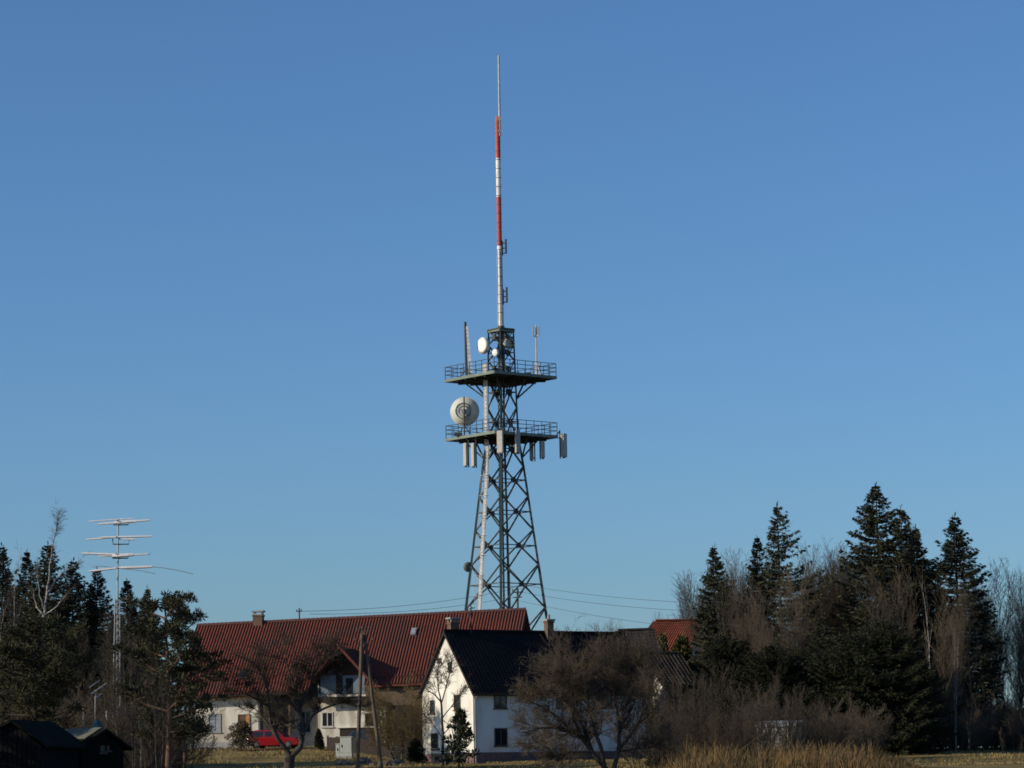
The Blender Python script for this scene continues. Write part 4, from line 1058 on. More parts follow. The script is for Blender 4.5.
def spruce(seed, h=18.0, r=3.2, dens=1.0, droop=.35, gap=.0, side=None, bare=.08, kk=2.7):
    rng = np.random.default_rng(seed); tr, cr = Geo(), Geo()
    zz = np.linspace(0, h, 9); tubeq(tr, np.stack([np.cumsum(rng.normal(0, .03, 9)), np.cumsum(rng.normal(0, .03, 9)), zz], 1), np.linspace(h * .014, .02, 9), 7)
    P_, D_, L_, W_ = [], [], [], []
    z = h * bare
    while z < h * .992:
        t = z / h; k = rng.integers(5, 8)
        for _ in range(k):
            if rng.random() < gap: continue
            az = rng.uniform(0, 2 * np.pi)
            Lb = 1.15 * r * (1 - math.exp(-kk * (1 - t) ** 1.06)) * rng.uniform(.68, 1.12) + .05
            if t < .25: Lb *= .65 + 1.4 * t
            if side is not None: Lb *= 1 + side[1] * math.cos(az - side[0])
            up = .55 * t ** 2 + .12 - .25 * (1 - t)
            n = max(8, int(Lb * 12 * dens)); s = np.sort(rng.uniform(.06, 1, n)) ** .9
            rad = Lb * s
            zc = z + Lb * (up * s - droop * s + droop * .9 * s ** 2.6)
            p = np.stack([np.cos(az) * rad, np.sin(az) * rad, zc], 1)
            if Lb > .5:
                ss = np.array([0, .5, 1.0]); q = np.stack([np.cos(az) * Lb * ss, np.sin(az) * Lb * ss, z + Lb * (up * ss - droop * ss + droop * .9 * ss ** 2.6)], 1)
                tubeq(tr, q, [.012 + .012 * Lb, .01 + .005 * Lb, .006], 3)
            o = np.array([np.cos(az), np.sin(az), 0]); la = np.array([-np.sin(az), np.cos(az), 0])
            for m in range(4):
                lat = rng.normal(0, 1, n); wspread = .30 * Lb * (1.08 - s) ** .8
                dirs = o[None] * rng.uniform(.5, 1.0, n)[:, None] + la[None] * (lat * .8)[:, None] + np.array([0, 0, 1.0])[None] * rng.uniform(-1.0, .12, n)[:, None]
                P_.append(p + la[None] * (lat * wspread * .35)[:, None]); D_.append(dirs)
                L_.append(rng.uniform(.22, .50, n) * (1.15 - .55 * t)); W_.append(rng.uniform(.035, .07, n) * (1.15 - .4 * t))
        z += h * rng.uniform(.011, .019) * (1.2 - .45 * t)
    P_.append(np.array([[tr_x, tr_y, h * .985 + .08 * k] for k, tr_x, tr_y in [(i, 0.0, 0.0) for i in range(4)]])); D_.append(rng.normal(0, .25, (4, 3)) + [0, 0, 1]); L_.append(np.full(4, .32)); W_.append(np.full(4, .035))
    pos, d, L, W = map(np.concatenate, (P_, D_, L_, W_))
    V, F = leafq(pos, d, L, W, rng); cr.add(V, F)
    return tr.arrays(), cr.arrays()

def dense(seed, h=3.0, r=1.1, n=5000, lumps=9, taper=.6, leaf=.16, sc=1.0):
    """dense evergreen bush/column: leaf sprays over an irregular lumpy volume"""
    rng = np.random.default_rng(seed); tr, cr = Geo(), Geo()
    for k in range(4):
        a = rng.uniform(0, 6.28); q = np.array([[0, 0, 0], [math.cos(a) * r * .15, math.sin(a) * r * .15, h * .4], [math.cos(a) * r * .3, math.sin(a) * r * .3, h * .8]]); tubeq(tr, q, [.05 * h / 3, .035 * h / 3, .012], 5)
    cs, rs = [], []
    for k in range(lumps):
        t = (k + .5) / lumps; a = rng.uniform(0, 6.28); rr = r * (1 - t) ** taper
        cs.append([math.cos(a) * rr * rng.uniform(.1, .5), math.sin(a) * rr * rng.uniform(.1, .5), h * (.10 + .82 * t)]); rs.append([rr * rng.uniform(.55, .85) + .1, h / lumps * rng.uniform(1.0, 1.7)])
    cs, rs = np.array(cs), np.array(rs) * sc; ix = rng.integers(0, lumps, n)
    d = rng.normal(size=(n, 3)); d /= np.linalg.norm(d, axis=1)[:, None]; q = rng.uniform(.45, 1.05, n) ** .6
    pos = cs[ix] + d * q[:, None] * np.stack([rs[ix, 0], rs[ix, 0], rs[ix, 1]], 1)
    pos[:, 2] = np.maximum(pos[:, 2], .05)
    dirs = d + np.array([0, 0, .7]) + rng.normal(size=(n, 3)) * .5
    V, F = leafq(pos, dirs, rng.uniform(.7, 1.6, n) * leaf, rng.uniform(.2, .38, n) * leaf, rng); cr.add(V, F)
    return tr.arrays(), cr.arrays()

def pine(seed, h=9.0, r=2.3, first=.30, limbs=26, clump=.62, per=150, conical=.5):
    rng = np.random.default_rng(seed); tr, cr = Geo(), Geo()
    zz = np.linspace(0, h * .96, 8); cx = np.cumsum(rng.normal(0, .05, 8)); cy = np.cumsum(rng.normal(0, .05, 8))
    tubeq(tr, np.stack([cx, cy, zz], 1), np.linspace(h * .018, .03, 8), 8)
    cl = []
    for i in range(limbs):
        t = first + (1 - first) * (i + rng.uniform(0, .9)) / limbs; z = h * t * .97; az = i * 2.4 + rng.uniform(-.5, .5)
        sh = min(1, ((t - first) / (1 - first)) * 3 + .45) * (1 - t) ** conical
        Lb = r * sh * rng.uniform(.6, 1.2) * 1.35 + .25
        o = np.array([np.interp(z, zz, cx), np.interp(z, zz, cy), z]); dv = np.array([math.cos(az), math.sin(az), rng.uniform(-.1, .45)])
        q = np.stack([o, o + dv * Lb * .5 + rng.normal(0, .06, 3), o + dv * Lb + np.array([0, 0, .15 * Lb])]); tubeq(tr, q, [.03 + .014 * Lb, .02 + .008 * Lb, .015], 5)
        for j in range(int(2 + Lb * 2.4)):
            f = rng.uniform(.40, 1.06); b = o + dv * Lb * f + np.array([0, 0, .15 * Lb * f]) + rng.normal(0, .22 * Lb ** .6, 3) * np.array([1, 1, .45])
            cl.append((b, clump * rng.uniform(.55, 1.1))); tubeq(tr, np.stack([o + dv * Lb * f * .7, (o + dv * Lb * f * .7 + b) / 2 + [0, 0, .05], b]), [.02, .015, .01], 3)
    for k in range(6): cl.append((np.array([cx[-1], cy[-1], h * (.93 + .012 * k)]) + rng.normal(0, .12, 3), clump * .55))
    for b, s in cl:
        n = int(per * s / clump); d = rng.normal(size=(n, 3)); d /= np.linalg.norm(d, axis=1)[:, None]
        pos = b + d * rng.uniform(.1, .8, n)[:, None] * s * np.array([1, 1, .62]); V, F = leafq(pos, d + [0, 0, .5], rng.uniform(.12, .26, n), rng.uniform(.018, .04, n), rng); cr.add(V, F)
    return tr.arrays(), cr.arrays()

def bare(seed, h=12.0, cfg=None):
    """leafless tree; cfg: per level (children, angle deg, length ratio, start, up-trop)"""
    rng = random.Random(seed); tr, cr = Geo(), Geo()
    c = dict(trunk=.017, levels=[(16, 38, .34, .22, .10), (8, 38, .42, .2, .06), (7, 40, .45, .15, .03), (3, 38, .6, .2, .0)], wig=.10, tw=.011, lean=0, taper=.9, up=.0, sub=2, hang=0, stems=1, spread=0, clear=0)
    c.update(cfg or {}); lv = c['levels']
    def grow(p, d, L, r, k):
        nseg = (8, 5, 4, 3, 2, 2)[k]; pts, rad = [p.copy()], [r]; q = p.copy(); dd = d.copy(); trop = lv[k-1][4] if k else c['up']
        for i in range(nseg):
            w_ = c['wig'] * (1 if k else .5)
            dd = (dd + V3((rng.gauss(0, w_), rng.gauss(0, w_), rng.gauss(0, w_ * .6) + trop - (c['hang'] if k >= 2 else 0)))).normalized()
            q = q + dd * (L / nseg); pts.append(q.copy()); rad.append(max(r * (1 - c['taper'] * (i + 1) / nseg), c['tw'] * .7))
        tubeq(tr if k < c['sub'] else cr, [tuple(x) for x in pts], rad, (8, 5, 4, 3, 3, 3)[k])
        if k >= len(lv): return
        nch, ang, ratio, st, _ = lv[k]; n = max(1, int(nch * (rng.uniform(.75, 1.25)) * (1 if k == 0 else min(1.4, .35 + L / (h * .25)))))
        az0 = rng.uniform(0, 6.28)
        for i in range(n):
            f = st + (1 - st) * (i + rng.uniform(.1, .9)) / n; x = f * nseg; i0 = min(int(x), nseg - 1); b = pts[i0].lerp(pts[i0 + 1], x - i0)
            ax = (pts[i0 + 1] - pts[i0]).normalized(); a1 = ax.cross(V3((.3, .2, 1)) if abs(ax.z) < .9 else V3((1, .2, 0))).normalized(); a2 = ax.cross(a1)
            az = az0 + i * 2.4 + rng.uniform(-.6, .6); an = R(ang * rng.uniform(.65, 1.3)) * (1.15 - .4 * f)
            nd = ax * math.cos(an) + (a1 * math.cos(az) + a2 * math.sin(az)) * math.sin(an)
            LL = L * ratio * rng.uniform(.65, 1.25) * (1.15 - c.get('cone', .55) * f); rr = max(min(rad[i0] * .62, r * .55), c['tw'])
            if LL > .12: grow(b, nd.normalized(), LL, rr, k + 1)
    for s in range(c['stems']):
        a = 6.28 * s / c['stems'] + rng.uniform(-.4, .4); sp = c['spread'] * rng.uniform(.3, 1.0)
        d = V3((math.cos(a) * sp + c['lean'], math.sin(a) * sp, 1)).normalized()
        grow(V3((math.cos(a) * .06 * c['stems'], math.sin(a) * .06 * c['stems'], -.1)), d, h * rng.uniform(.8, 1.0) if c['stems'] > 1 else h, h * c['trunk'] * (1 if c['stems'] == 1 else .55), 0)
    return tr.arrays(), cr.arrays()

LIB = {}
def lib(kind, arr, tm, cm, crown='crown', trunk='trunk'):
    (tv, tf), (cv, cf) = arr; zmax = float(np.percentile(np.concatenate([tv[:, 2], cv[:, 2]]), 99.97))
    LIB[kind] = (raw_mesh(trunk, tv, tf, [MT[tm]], True), raw_mesh(crown, cv, cf, [MT[cm]]), max(zmax, float(cv[:, 2].max())), (tv, tf, cv, cf, tm, cm))
lib('spruce_full', spruce(1, r=3.5), 'bark', 'spruce')
lib('spruce_wide', spruce(2, r=3.7, droop=.30), 'bark', 'spruce')
lib('spruce_slim', spruce(3, r=2.7, droop=.42, kk=2.3), 'bark', 'spruce')
lib('spruce_open', spruce(4, r=3.3, dens=.8, gap=.22, side=(0.0, .35), droop=.28, bare=.2), 'bark', 'spruce')
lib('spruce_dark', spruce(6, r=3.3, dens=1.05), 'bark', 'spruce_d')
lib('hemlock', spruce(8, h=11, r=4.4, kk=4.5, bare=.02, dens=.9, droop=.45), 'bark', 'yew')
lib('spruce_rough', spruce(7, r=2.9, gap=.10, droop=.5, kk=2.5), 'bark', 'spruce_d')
POP = dict(levels=[(26, 28, .42, .18, .16), (9, 30, .44, .2, .10), (7, 34, .46, .15, .05), (3, 36, .6, .2, .02)], tw=.0135, cone=.32)
lib('poplar_a', bare(21, 14, POP), 'bark_grey', 'twig_grey')
lib('poplar_b', bare(22, 14, dict(POP, stems=2, spread=.12)), 'bark', 'twig')
lib('poplar_c', bare(23, 14, dict(POP, stems=3, spread=.16)), 'bark_grey', 'twig')
POPF = dict(POP, levels=[(15, 26, .36, .25, .16), (7, 30, .42, .2, .10), (5, 34, .46, .15, .05), (2, 36, .6, .2, .02)], trunk=.013)
lib('slim_a', bare(24, 14, dict(POPF, stems=2, spread=.10)), 'bark_grey', 'twig_grey')
lib('slim_b', bare(25, 14, dict(POPF, stems=3, spread=.16)), 'bark', 'twig_grey')
lib('slim_c', bare(26, 14, dict(POPF, wig=.13)), 'bark_grey', 'twig')
GEN = dict(levels=[(14, 44, .42, .28, .08), (9, 40, .44, .2, .05), (7, 40, .46, .15, .03), (4, 38, .6, .2, .0)], tw=.012)
lib('broad_a', bare(31, 11, GEN), 'bark', 'twig')
lib('broad_b', bare(32, 11, dict(GEN, stems=2, spread=.25)), 'bark_grey', 'twig')
BIR = dict(levels=[(18, 34, .30, .35, .10), (8, 34, .45, .2, .0), (7, 38, .5, .15, -.05), (3, 34, .6, .2, -.06)], trunk=.011, tw=.010, hang=.03, wig=.07)
lib('birch_a', bare(41, 13, dict(BIR, up=-.01)), 'bark_birch', 'twig')
lib('birch_b', bare(42, 13, dict(BIR, stems=2, spread=.14)), 'bark_birch', 'twig_grey')
lib('birch_thin', bare(43, 13, dict(BIR, levels=[(9, 36, .30, .4, .16), (5, 34, .42, .2, .05), (5, 38, .45, .15, .0), (2, 34, .6, .2, -.04)], wig=.12)), 'bark_birch', 'twig_grey')
SHR = dict(levels=[(9, 34, .42, .15, .08), (7, 36, .46, .15, .05), (5, 38, .5, .15, .02)], stems=9, spread=.75, trunk=.014, tw=.011, sub=1)
lib('shrub_a', bare(51, 4.5, SHR), 'bark', 'twig', trunk='stem')
lib('shrub_b', bare(52, 4.5, dict(SHR, stems=11, spread=.95)), 'bark_grey', 'twig_grey', trunk='stem')
lib('shrub_c', bare(53, 4.5, dict(SHR, stems=8, spread=.5)), 'bark', 'twig', trunk='stem')
lib('shrub_gold', bare(54, 6.0, dict(SHR, stems=14, spread=.55, hang=.05, levels=[(12, 30, .40, .1, .05), (9, 34, .46, .15, -.02), (6, 36, .5, .15, -.05)])), 'bark', 'twig_gold', trunk='stem')
lib('sapling_pale', bare(66, 7.0, dict(levels=[(9, 50, .45, .3, .12), (6, 44, .42, .2, .05), (5, 40, .45, .15, .05)], trunk=.013, tw=.012, wig=.12)), 'bark_apple', 'twig_grey')
lib('thuja', dense(71, 3.4, .85, 5200, 9, .55, .15), 'bark', 'thuja')
lib('yew_a', dense(72, 6.5, 3.0, 26000, 18, .42, .21), 'bark', 'yew')
lib('yew_b', dense(73, 6.5, 2.3, 19000, 16, .5, .20), 'bark', 'yew')
lib('holly', dense(74, 4.2, 2.1, 1700, 30, .55, .24, .5), 'bark', 'holly')
lib('ball_bush', dense(75, 2.2, 1.05, 3800, 8, .35, .13), 'bark', 'twig_grey')
lib('pine_broad', pine(81, 9.5, 2.7, .30, 36, .66, 130, .35), 'bark', 'pine')
lib('pine_open', pine(82, 9.5, 1.95, .26, 32, .42, 95, .35), 'bark_pine', 'pine')

def plant(kind, name, base_px, top_py, Y, label, cat='tree', group=None, sx=1.0, rz=None, base_py=750):
    me_t, me_c, h, _ = LIB[kind]
    x = P(base_px, (base_py + top_py) / 2, Y).x; g = gz(x, Y)
    hh = P(base_px, top_py, Y).z - g
    s = hh / h
    t = thing(name, (x, Y, g), label, cat, group)
    t.rotation_euler = (0, 0, (base_px * 1.37 + Y) % 6.28 if rz is None else rz); t.scale = (s * sx, s * sx, s)
    for me in (me_t, me_c):
        o = bpy.data.objects.new(me.name.split('.')[0], me); col.objects.link(o); o.parent = t
    return t
def mass(name, label, items, seed):
    """many small growths nobody could count, merged into one object"""
    rng = random.Random(seed); Vs, Fs, Ms, n = [], [], [], 0; mats = []
    for kind, px, py, Y, sx in items:
        _, _, h, (tv, tf, cv, cf, tm, cm) = LIB[kind]; x = P(px, 740, Y).x; g = gz(x, Y); s = (P(px, py, Y).z - g) / h; a = rng.uniform(0, 6.28)
        for V, F, mn in ((tv, tf, tm), (cv, cf, cm)):
            if mn not in mats: mats.append(mn)
            W = np.empty_like(V); W[:, 0] = (V[:, 0] * math.cos(a) - V[:, 1] * math.sin(a)) * s * sx + x; W[:, 1] = (V[:, 0] * math.sin(a) + V[:, 1] * math.cos(a)) * s * sx + Y; W[:, 2] = V[:, 2] * s + g
            Vs.append(W); Fs.append(F + n); n += len(V); Ms.append(np.full(len(F), mats.index(mn), dtype=np.int32))
    me = raw_mesh(name, np.concatenate(Vs), np.concatenate(Fs), [MT[m] for m in mats]); me.polygons.foreach_set('material_index', np.concatenate(Ms)); me.update()
    tag(link_mesh(name, me), label, name.replace('_', ' '), kind='stuff')

# ---- right wood: tall spruces
GS = 'tall spruces in the right wood'
plant('spruce_slim', 'spruce_tree', 717, 542, 236, 'lone pointed spruce at the left end of the right wood, above the red hipped roof', group=GS, sx=1.15)
plant('spruce_rough', 'spruce_tree', 760, 534, 238, 'slim spruce with a blunt top pressed against the left of the open spruce', group=GS, sx=.9)
plant('spruce_open', 'spruce_tree', 781, 500, 236, 'tall open spruce with long branches reaching right and gaps low in its crown', group=GS, rz=0.0, sx=1.05)
plant('spruce_wide', 'spruce_tree', 880, 481, 234, 'tallest spruce of the right wood, topmost of a joined pair', group=GS, sx=1.08)
plant('spruce_full', 'spruce_tree', 905, 503, 238, 'spruce merged into the right side of the tallest spruce', group=GS, sx=1.0)
plant('spruce_slim', 'spruce_tree', 919, 523, 240, 'shorter spruce at the right shoulder of the tallest pair', group=GS, sx=1.1)
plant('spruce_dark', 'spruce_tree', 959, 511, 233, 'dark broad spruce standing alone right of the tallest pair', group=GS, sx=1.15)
plant('spruce_rough', 'spruce_tree', 938, 562, 238, 'low ragged spruce in the gap between the tallest pair and the lone dark spruce', group=GS, sx=1.15)
# ---- right wood: leafless trees
GP = 'leafless trees in the right wood'
rows = [('poplar_a', 984, 572, 250, 'bare tree close behind the right flank of the lone dark spruce', .8), ('poplar_b', 1016, 560, 252, 'bare tree standing behind the others at the right end of the wood', .7), ('poplar_b', 703, 590, 277, 'lowest bare tree of the right wood, at its far left end', .55), ('poplar_c', 732, 556, 249, 'bare tree behind the right side of the pointed spruce', 1.0), ('poplar_c', 829, 548, 250, 'bare tree behind the right flank of the open spruce', 1.1), ('poplar_c', 702, 572, 278, 'bare grey tree fanning out left of the pointed spruce', .55), ('poplar_a', 741, 546, 246, 'tall bare tree just right of the pointed spruce', 1.1), ('slim_b', 753, 560, 225, 'bare pale-stemmed tree below the blunt-topped slim spruce', .7),
        ('poplar_a', 824, 541, 245, 'bare upright tree just right of the open spruce', 1.1), ('poplar_c', 840, 536, 247, 'tallest bare tree between the open spruce and the tallest spruce', 1.15), ('poplar_b', 854, 552, 244, 'bare tree brushing the left flank of the tallest spruce', .8),
        ('slim_c', 872, 566, 224, 'brown bare birchy tree in front of the tallest spruce', .9), ('slim_a', 896, 562, 225, 'dense brown bare tree in front of the merged spruce', .95),
        ('slim_b', 944, 568, 224, 'bare tree in front of the lone dark spruce, left of its trunk', .8), ('slim_c', 973, 590, 226, 'bare tree before the right flank of the lone dark spruce', .8),
        ('slim_a', 992, 556, 238, 'tall bare dark tree right of the lone dark spruce', .95), ('slim_b', 1010, 565, 236, 'bare spreading tree near the right end of the wood', .9), ('slim_c', 1024, 578, 234, 'bare tree cut by the right end of the view', .9),
        ('slim_a', 795, 560, 222, 'bare grey tree in front of the open spruce, right of its trunk', .75), ('slim_b', 770, 575, 221, 'bare forked tree in front of the open spruce, left of its trunk', .75), ('slim_c', 726, 580, 224, 'bare tree in front of the pointed spruce', .7),
        ('broad_a', 688, 603, 300, 'small faint bare tree beyond the red hipped roof', .9), ('broad_b', 676, 612, 310, 'lowest faint bare tree beyond the red hipped roof', .9)]
for k, px, py, Y, lab, sx in rows: plant(k, 'bare_tree', px, py, Y, lab, group=GP, sx=sx)
plant('birch_thin', 'birch_tree', 929, 556, 221, 'white-stemmed birch in front of the dip between the spruces', group='birches in the right wood', sx=.5)
plant('birch_b', 'birch_tree', 953, 600, 219, 'twin-stemmed birch below the lone dark spruce', group='birches in the right wood', sx=.5)
plant('birch_thin', 'birch_tree', 812, 600, 221, 'thin pale birch below the right side of the open spruce', group='birches in the right wood', sx=.7)
plant('slim_a', 'bare_tree', 656, 609, 330, 'tiny wispy far tree top beside the left end of the red hipped roof', group='far trees behind the dark roof', sx=.4)
for px, py, lab in ((597, 620, 'wispy far tree top just above the dark roof, left of two'), (613, 616, 'wispy far tree top just above the dark roof, right of two')):
    plant('poplar_a', 'bare_tree', px, py, 340, lab, group='far trees behind the dark roof', sx=.5)
# clipped conifers
plant('thuja', 'thuja_tree', 662, 629, 240, 'clipped yellow-green conifer before the red hipped roof, left of a pair', group='clipped conifers before the red hipped roof', sx=.55)
plant('thuja', 'thuja_tree', 684, 632, 239, 'wider yellow-green conifer before the red hipped roof, right of a pair', group='clipped conifers before the red hipped roof', sx=.80)
# dark evergreens
GY = 'dark evergreens under the right wood'
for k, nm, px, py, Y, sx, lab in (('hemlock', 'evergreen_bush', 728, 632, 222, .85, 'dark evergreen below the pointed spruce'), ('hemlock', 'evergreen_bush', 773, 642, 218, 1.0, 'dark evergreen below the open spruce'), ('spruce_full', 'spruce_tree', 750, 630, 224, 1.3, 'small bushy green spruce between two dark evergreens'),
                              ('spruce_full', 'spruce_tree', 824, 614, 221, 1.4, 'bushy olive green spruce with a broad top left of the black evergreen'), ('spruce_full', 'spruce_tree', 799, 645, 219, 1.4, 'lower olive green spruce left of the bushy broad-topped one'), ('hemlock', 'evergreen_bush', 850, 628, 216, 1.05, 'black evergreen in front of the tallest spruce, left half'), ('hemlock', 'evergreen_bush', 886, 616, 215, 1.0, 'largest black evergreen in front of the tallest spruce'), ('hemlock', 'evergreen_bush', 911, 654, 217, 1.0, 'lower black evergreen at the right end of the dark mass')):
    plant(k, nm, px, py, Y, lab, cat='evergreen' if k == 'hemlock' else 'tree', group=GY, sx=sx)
# bare shrubs one can tell apart
GB = 'bare bushes before the right wood'
for k, px, py, Y, sx, lab in (('shrub_a', 694, 658, 200, .8, 'tall bare bush at the right end of the ribbed shed roof'), ('shrub_b', 722, 686, 194, .9, 'wide grey bare bush behind the reeds, below the pointed spruce'), ('shrub_c', 752, 672, 190, 1.0, 'tall brown bare bush left of the low white hut'),
                              ('shrub_a', 781, 680, 175, .65, 'bare bush with dark stems standing before the low white hut'), ('shrub_b', 832, 690, 200, 1.0, 'grey rounded bare bush before the black evergreens'), ('shrub_c', 858, 708, 203, 1.0, 'low bare bush at the right end of the reeds'),
                              ('shrub_a', 676, 672, 188, .75, 'bare bush with pale stems hiding part of the ribbed shed roof'), ('shrub_c', 660, 690, 182, .8, 'bare bush touching the right side of the spreading bare fruit tree')):
    plant(k, 'bare_bush', px, py, Y, lab, cat='bush', group=GB, sx=sx)
plant('sapling_pale', 'sapling', 845, 742, 158, 'pale young sapling rising from the right part of the reeds', cat='sapling', group='saplings near the meadow strip', sx=.8)
plant('sapling_pale', 'sapling', 1003, 726, 205, 'pale bare sapling by the golden meadow strip at far right', cat='sapling', group='saplings near the meadow strip', sx=.6)
plant('sapling_pale', 'sapling', 1020, 734, 204, 'shorter pale sapling at the far right meadow edge', cat='sapling', group='saplings near the meadow strip', sx=.6)
plant('broad_b', 'bare_tree', 968, 690, 214, 'small forked bare tree in shade at the edge of the right wood', group=GP, sx=.7)
rng = random.Random(9); it = []
for i in range(62):
    px = rng.uniform(925, 1075); it.append((rng.choice(['shrub_a', 'shrub_b', 'shrub_c']), px, rng.uniform(684, 724) + 6 * (px > 985), rng.uniform(222, 262), rng.uniform(.9, 1.4)))
for i in range(40):
    px = rng.uniform(655, 885); it.append((rng.choice(['shrub_a', 'shrub_b', 'shrub_c', 'yew_b']), px, rng.uniform(688, 734), rng.uniform(192, 206), rng.uniform(.7, 1.25)))
for i in range(14):
    it.append(('yew_a', rng.uniform(920, 1090), rng.uniform(704, 722), rng.uniform(240, 268), 1.3))
for i in range(12): it.append(('hemlock', 690 + 19 * i + rng.uniform(-8, 8), rng.uniform(652, 678), rng.uniform(226, 236), 1.1))
for i in range(4): it.append(('spruce_rough', 850 + 24 * i + rng.uniform(-8, 8), rng.uniform(585, 625), rng.uniform(248, 262), 1.3))
for i in range(12): it.append((rng.choice(['slim_a', 'slim_b', 'poplar_b']), 712 + 22 * i + rng.uniform(-8, 8), rng.uniform(560, 610), rng.uniform(240, 262), 1.0))
for i in range(4): it.append((rng.choice(['shrub_a', 'shrub_b', 'shrub_c']), 735 + 23 * i + rng.uniform(-3, 3), rng.uniform(688, 716), rng.uniform(169, 177), rng.uniform(.6, .9)))
mass('undergrowth', 'dark tangled undergrowth below the trees of the right wood', it, 3)

# ---- left wood
GL = 'spruces in the left wood'
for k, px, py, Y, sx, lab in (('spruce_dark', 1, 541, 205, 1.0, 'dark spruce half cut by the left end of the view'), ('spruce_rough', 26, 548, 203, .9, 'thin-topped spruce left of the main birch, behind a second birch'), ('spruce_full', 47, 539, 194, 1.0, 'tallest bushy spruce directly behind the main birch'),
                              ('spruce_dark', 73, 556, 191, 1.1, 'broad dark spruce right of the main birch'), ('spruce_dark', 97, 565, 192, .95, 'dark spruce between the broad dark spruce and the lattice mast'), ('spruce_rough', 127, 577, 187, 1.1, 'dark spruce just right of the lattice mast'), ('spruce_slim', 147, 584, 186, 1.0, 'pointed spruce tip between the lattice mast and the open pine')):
    plant(k, 'spruce_tree', px, py, Y, lab, group=GL, sx=sx)
GBI = 'birches in the left wood'
def main_birch():
    """the birch that forks low, its trunk and limbs traced as real curves in space"""
    Y = 185; rng = random.Random(77); g = g0 = Geo(); c = Geo()
    b = P(43.5, 745, Y); b.z = gz(b.x, Y)
    def lim(pts, r0, r1, n=6, tw=10, tl=1.3, start=.35, hang=0):
        q = [P(x, y, Y + dy) - b for x, y, dy in pts]; pp = []
        for i in range(len(q) - 1):
            for f in (0, .33, .66): pp.append(q[i].lerp(q[i+1], f) + V3((rng.gauss(0, .02), rng.gauss(0, .05), 0)))
        pp.append(q[-1]); k = len(pp); rad = [r0 + (r1 - r0) * i / (k - 1) for i in range(k)]
        tubeq(g, [tuple(x) for x in pp], rad, n)
        for i in range(tw):
            j = int((start + (1 - start) * rng.random()) * (k - 1)); p = pp[j]; d = (pp[min(j+1, k-1)] - pp[max(j-1, 0)]).normalized()
            d = (d + V3((rng.gauss(0, .32), rng.gauss(0, .32), rng.uniform(.0, .4)))).normalized(); L = tl * rng.uniform(.4, 1.1); s = [p]
            for m in range(4): d = (d + V3((rng.gauss(0, .12), rng.gauss(0, .12), -.06 - hang * .45))).normalized(); s.append(s[-1] + d * L / 4)
            tubeq(c, [tuple(x) for x in s], [.010, .009, .008, .007, .006], 3)
            for m in range(7):
                e = s[rng.randint(1, 4)]; d2 = (d + V3((rng.gauss(0, .6), rng.gauss(0, .6), rng.uniform(-.7, .1)))).normalized(); l2 = L * rng.uniform(.25, .6)
                tubeq(c, [tuple(e), tuple(e + d2 * l2 * .5), tuple(e + d2 * l2 - Z * .1 * l2)], [.007, .006, .005], 3)
    lim([(43.5, 748, 0), (43.8, 690, 0), (43.5, 640, 0), (43.8, 616, 0)], .15, .115, 8, 0)
    lim([(43.8, 616, 0), (46, 600, 0), (48.5, 580, 0), (50.5, 560, 0), (53, 543, 0)], .085, .03, 7, 8, .8, .6, .16)
    g = c
    lim([(53, 543, 0), (57, 527, 0), (59, 511, .2)], .028, .006, 5, 34, .95, .0, .16)
    g = g0
    lim([(43.8, 616, 0), (37, 607, .1), (34, 598, .2), (33, 588, .3)], .07, .02, 6, 8, .9)
    lim([(44.5, 610, 0), (40, 595, -.3), (37.5, 580, -.4), (37, 565, -.4)], .05, .015, 6, 10, .9)
    lim([(44.5, 615, 0), (54, 609, -.2), (62, 600, -.4), (69, 592, -.6)], .06, .02, 6, 8, .8)
    lim([(49, 592, 0), (56, 580, .4), (64, 572, .8), (72, 568, 1.2), (80, 562, 1.5)], .06, .015, 6, 16, 1.0)
    t = thing('birch_tree', b, 'main white birch forking into pale limbs with a tall wispy top', 'tree', GBI)
    link_mesh('trunk', raw_mesh('trunk', *g.arrays(), [MT['bark_birch']], True), t); link_mesh('crown', raw_mesh('crown', *c.arrays(), [MT['twig_grey']]), t)
main_birch()
plant('birch_thin', 'birch_tree', 9, 540, 186, 'leaning slim birch left of the main birch', group=GBI, sx=.6, rz=1.0)
plant('birch_thin', 'birch_tree', -1, 580, 180, 'pale birch stem at the very left end of the view', group=GBI, sx=.6)
plant('birch_thin', 'birch_tree', 141, 640, 150, 'thin pale birch stem between the lattice mast and the open pine', group=GBI, sx=.7)
plant('birch_b', 'birch_tree', 134, 655, 152, 'thin forked pale stem close beside the lattice mast', group=GBI, sx=.5)
GLB = 'leafless trees in the left wood'
for k, px, py, Y, sx, lab in (('broad_a', 15, 575, 182, .6, 'brown bare tree filling the gap left of the main birch'), ('broad_b', 78, 612, 178, .75, 'brown bare tree below the broad dark spruce'), ('broad_a', 104, 600, 176, .6, 'bare tree with upswept branches just left of the lattice mast'), ('broad_b', 131, 600, 165, .8, 'bare tree with upswept branches just right of the lattice mast'),
                              ('broad_a', 152, 618, 150, .65, 'fine-twigged olive bare tree in front of the open pine'), ('broad_a', 119, 652, 139, .6, 'low olive bare tree at the foot of the lattice mast'), ('broad_b', 158, 640, 136, .55, 'fine bare tree in front of the open pine trunk'), ('broad_a', 60, 630, 170, .8, 'low brown bare tree between the main birch and the broad dark spruce')):
    plant(k, 'bare_tree', px, py, Y, lab, group=GLB, sx=sx)
plant('pine_broad', 'pine_tree', 33, 610, 148, 'broad dark pine below the main birch above the left shed', group='pines on the left', sx=1.05)
plant('pine_open', 'pine_tree', 166, 589, 140, 'open pine with reddish limbs overlapping the left end of the red roof', group='pines on the left', sx=1.12, rz=.6)
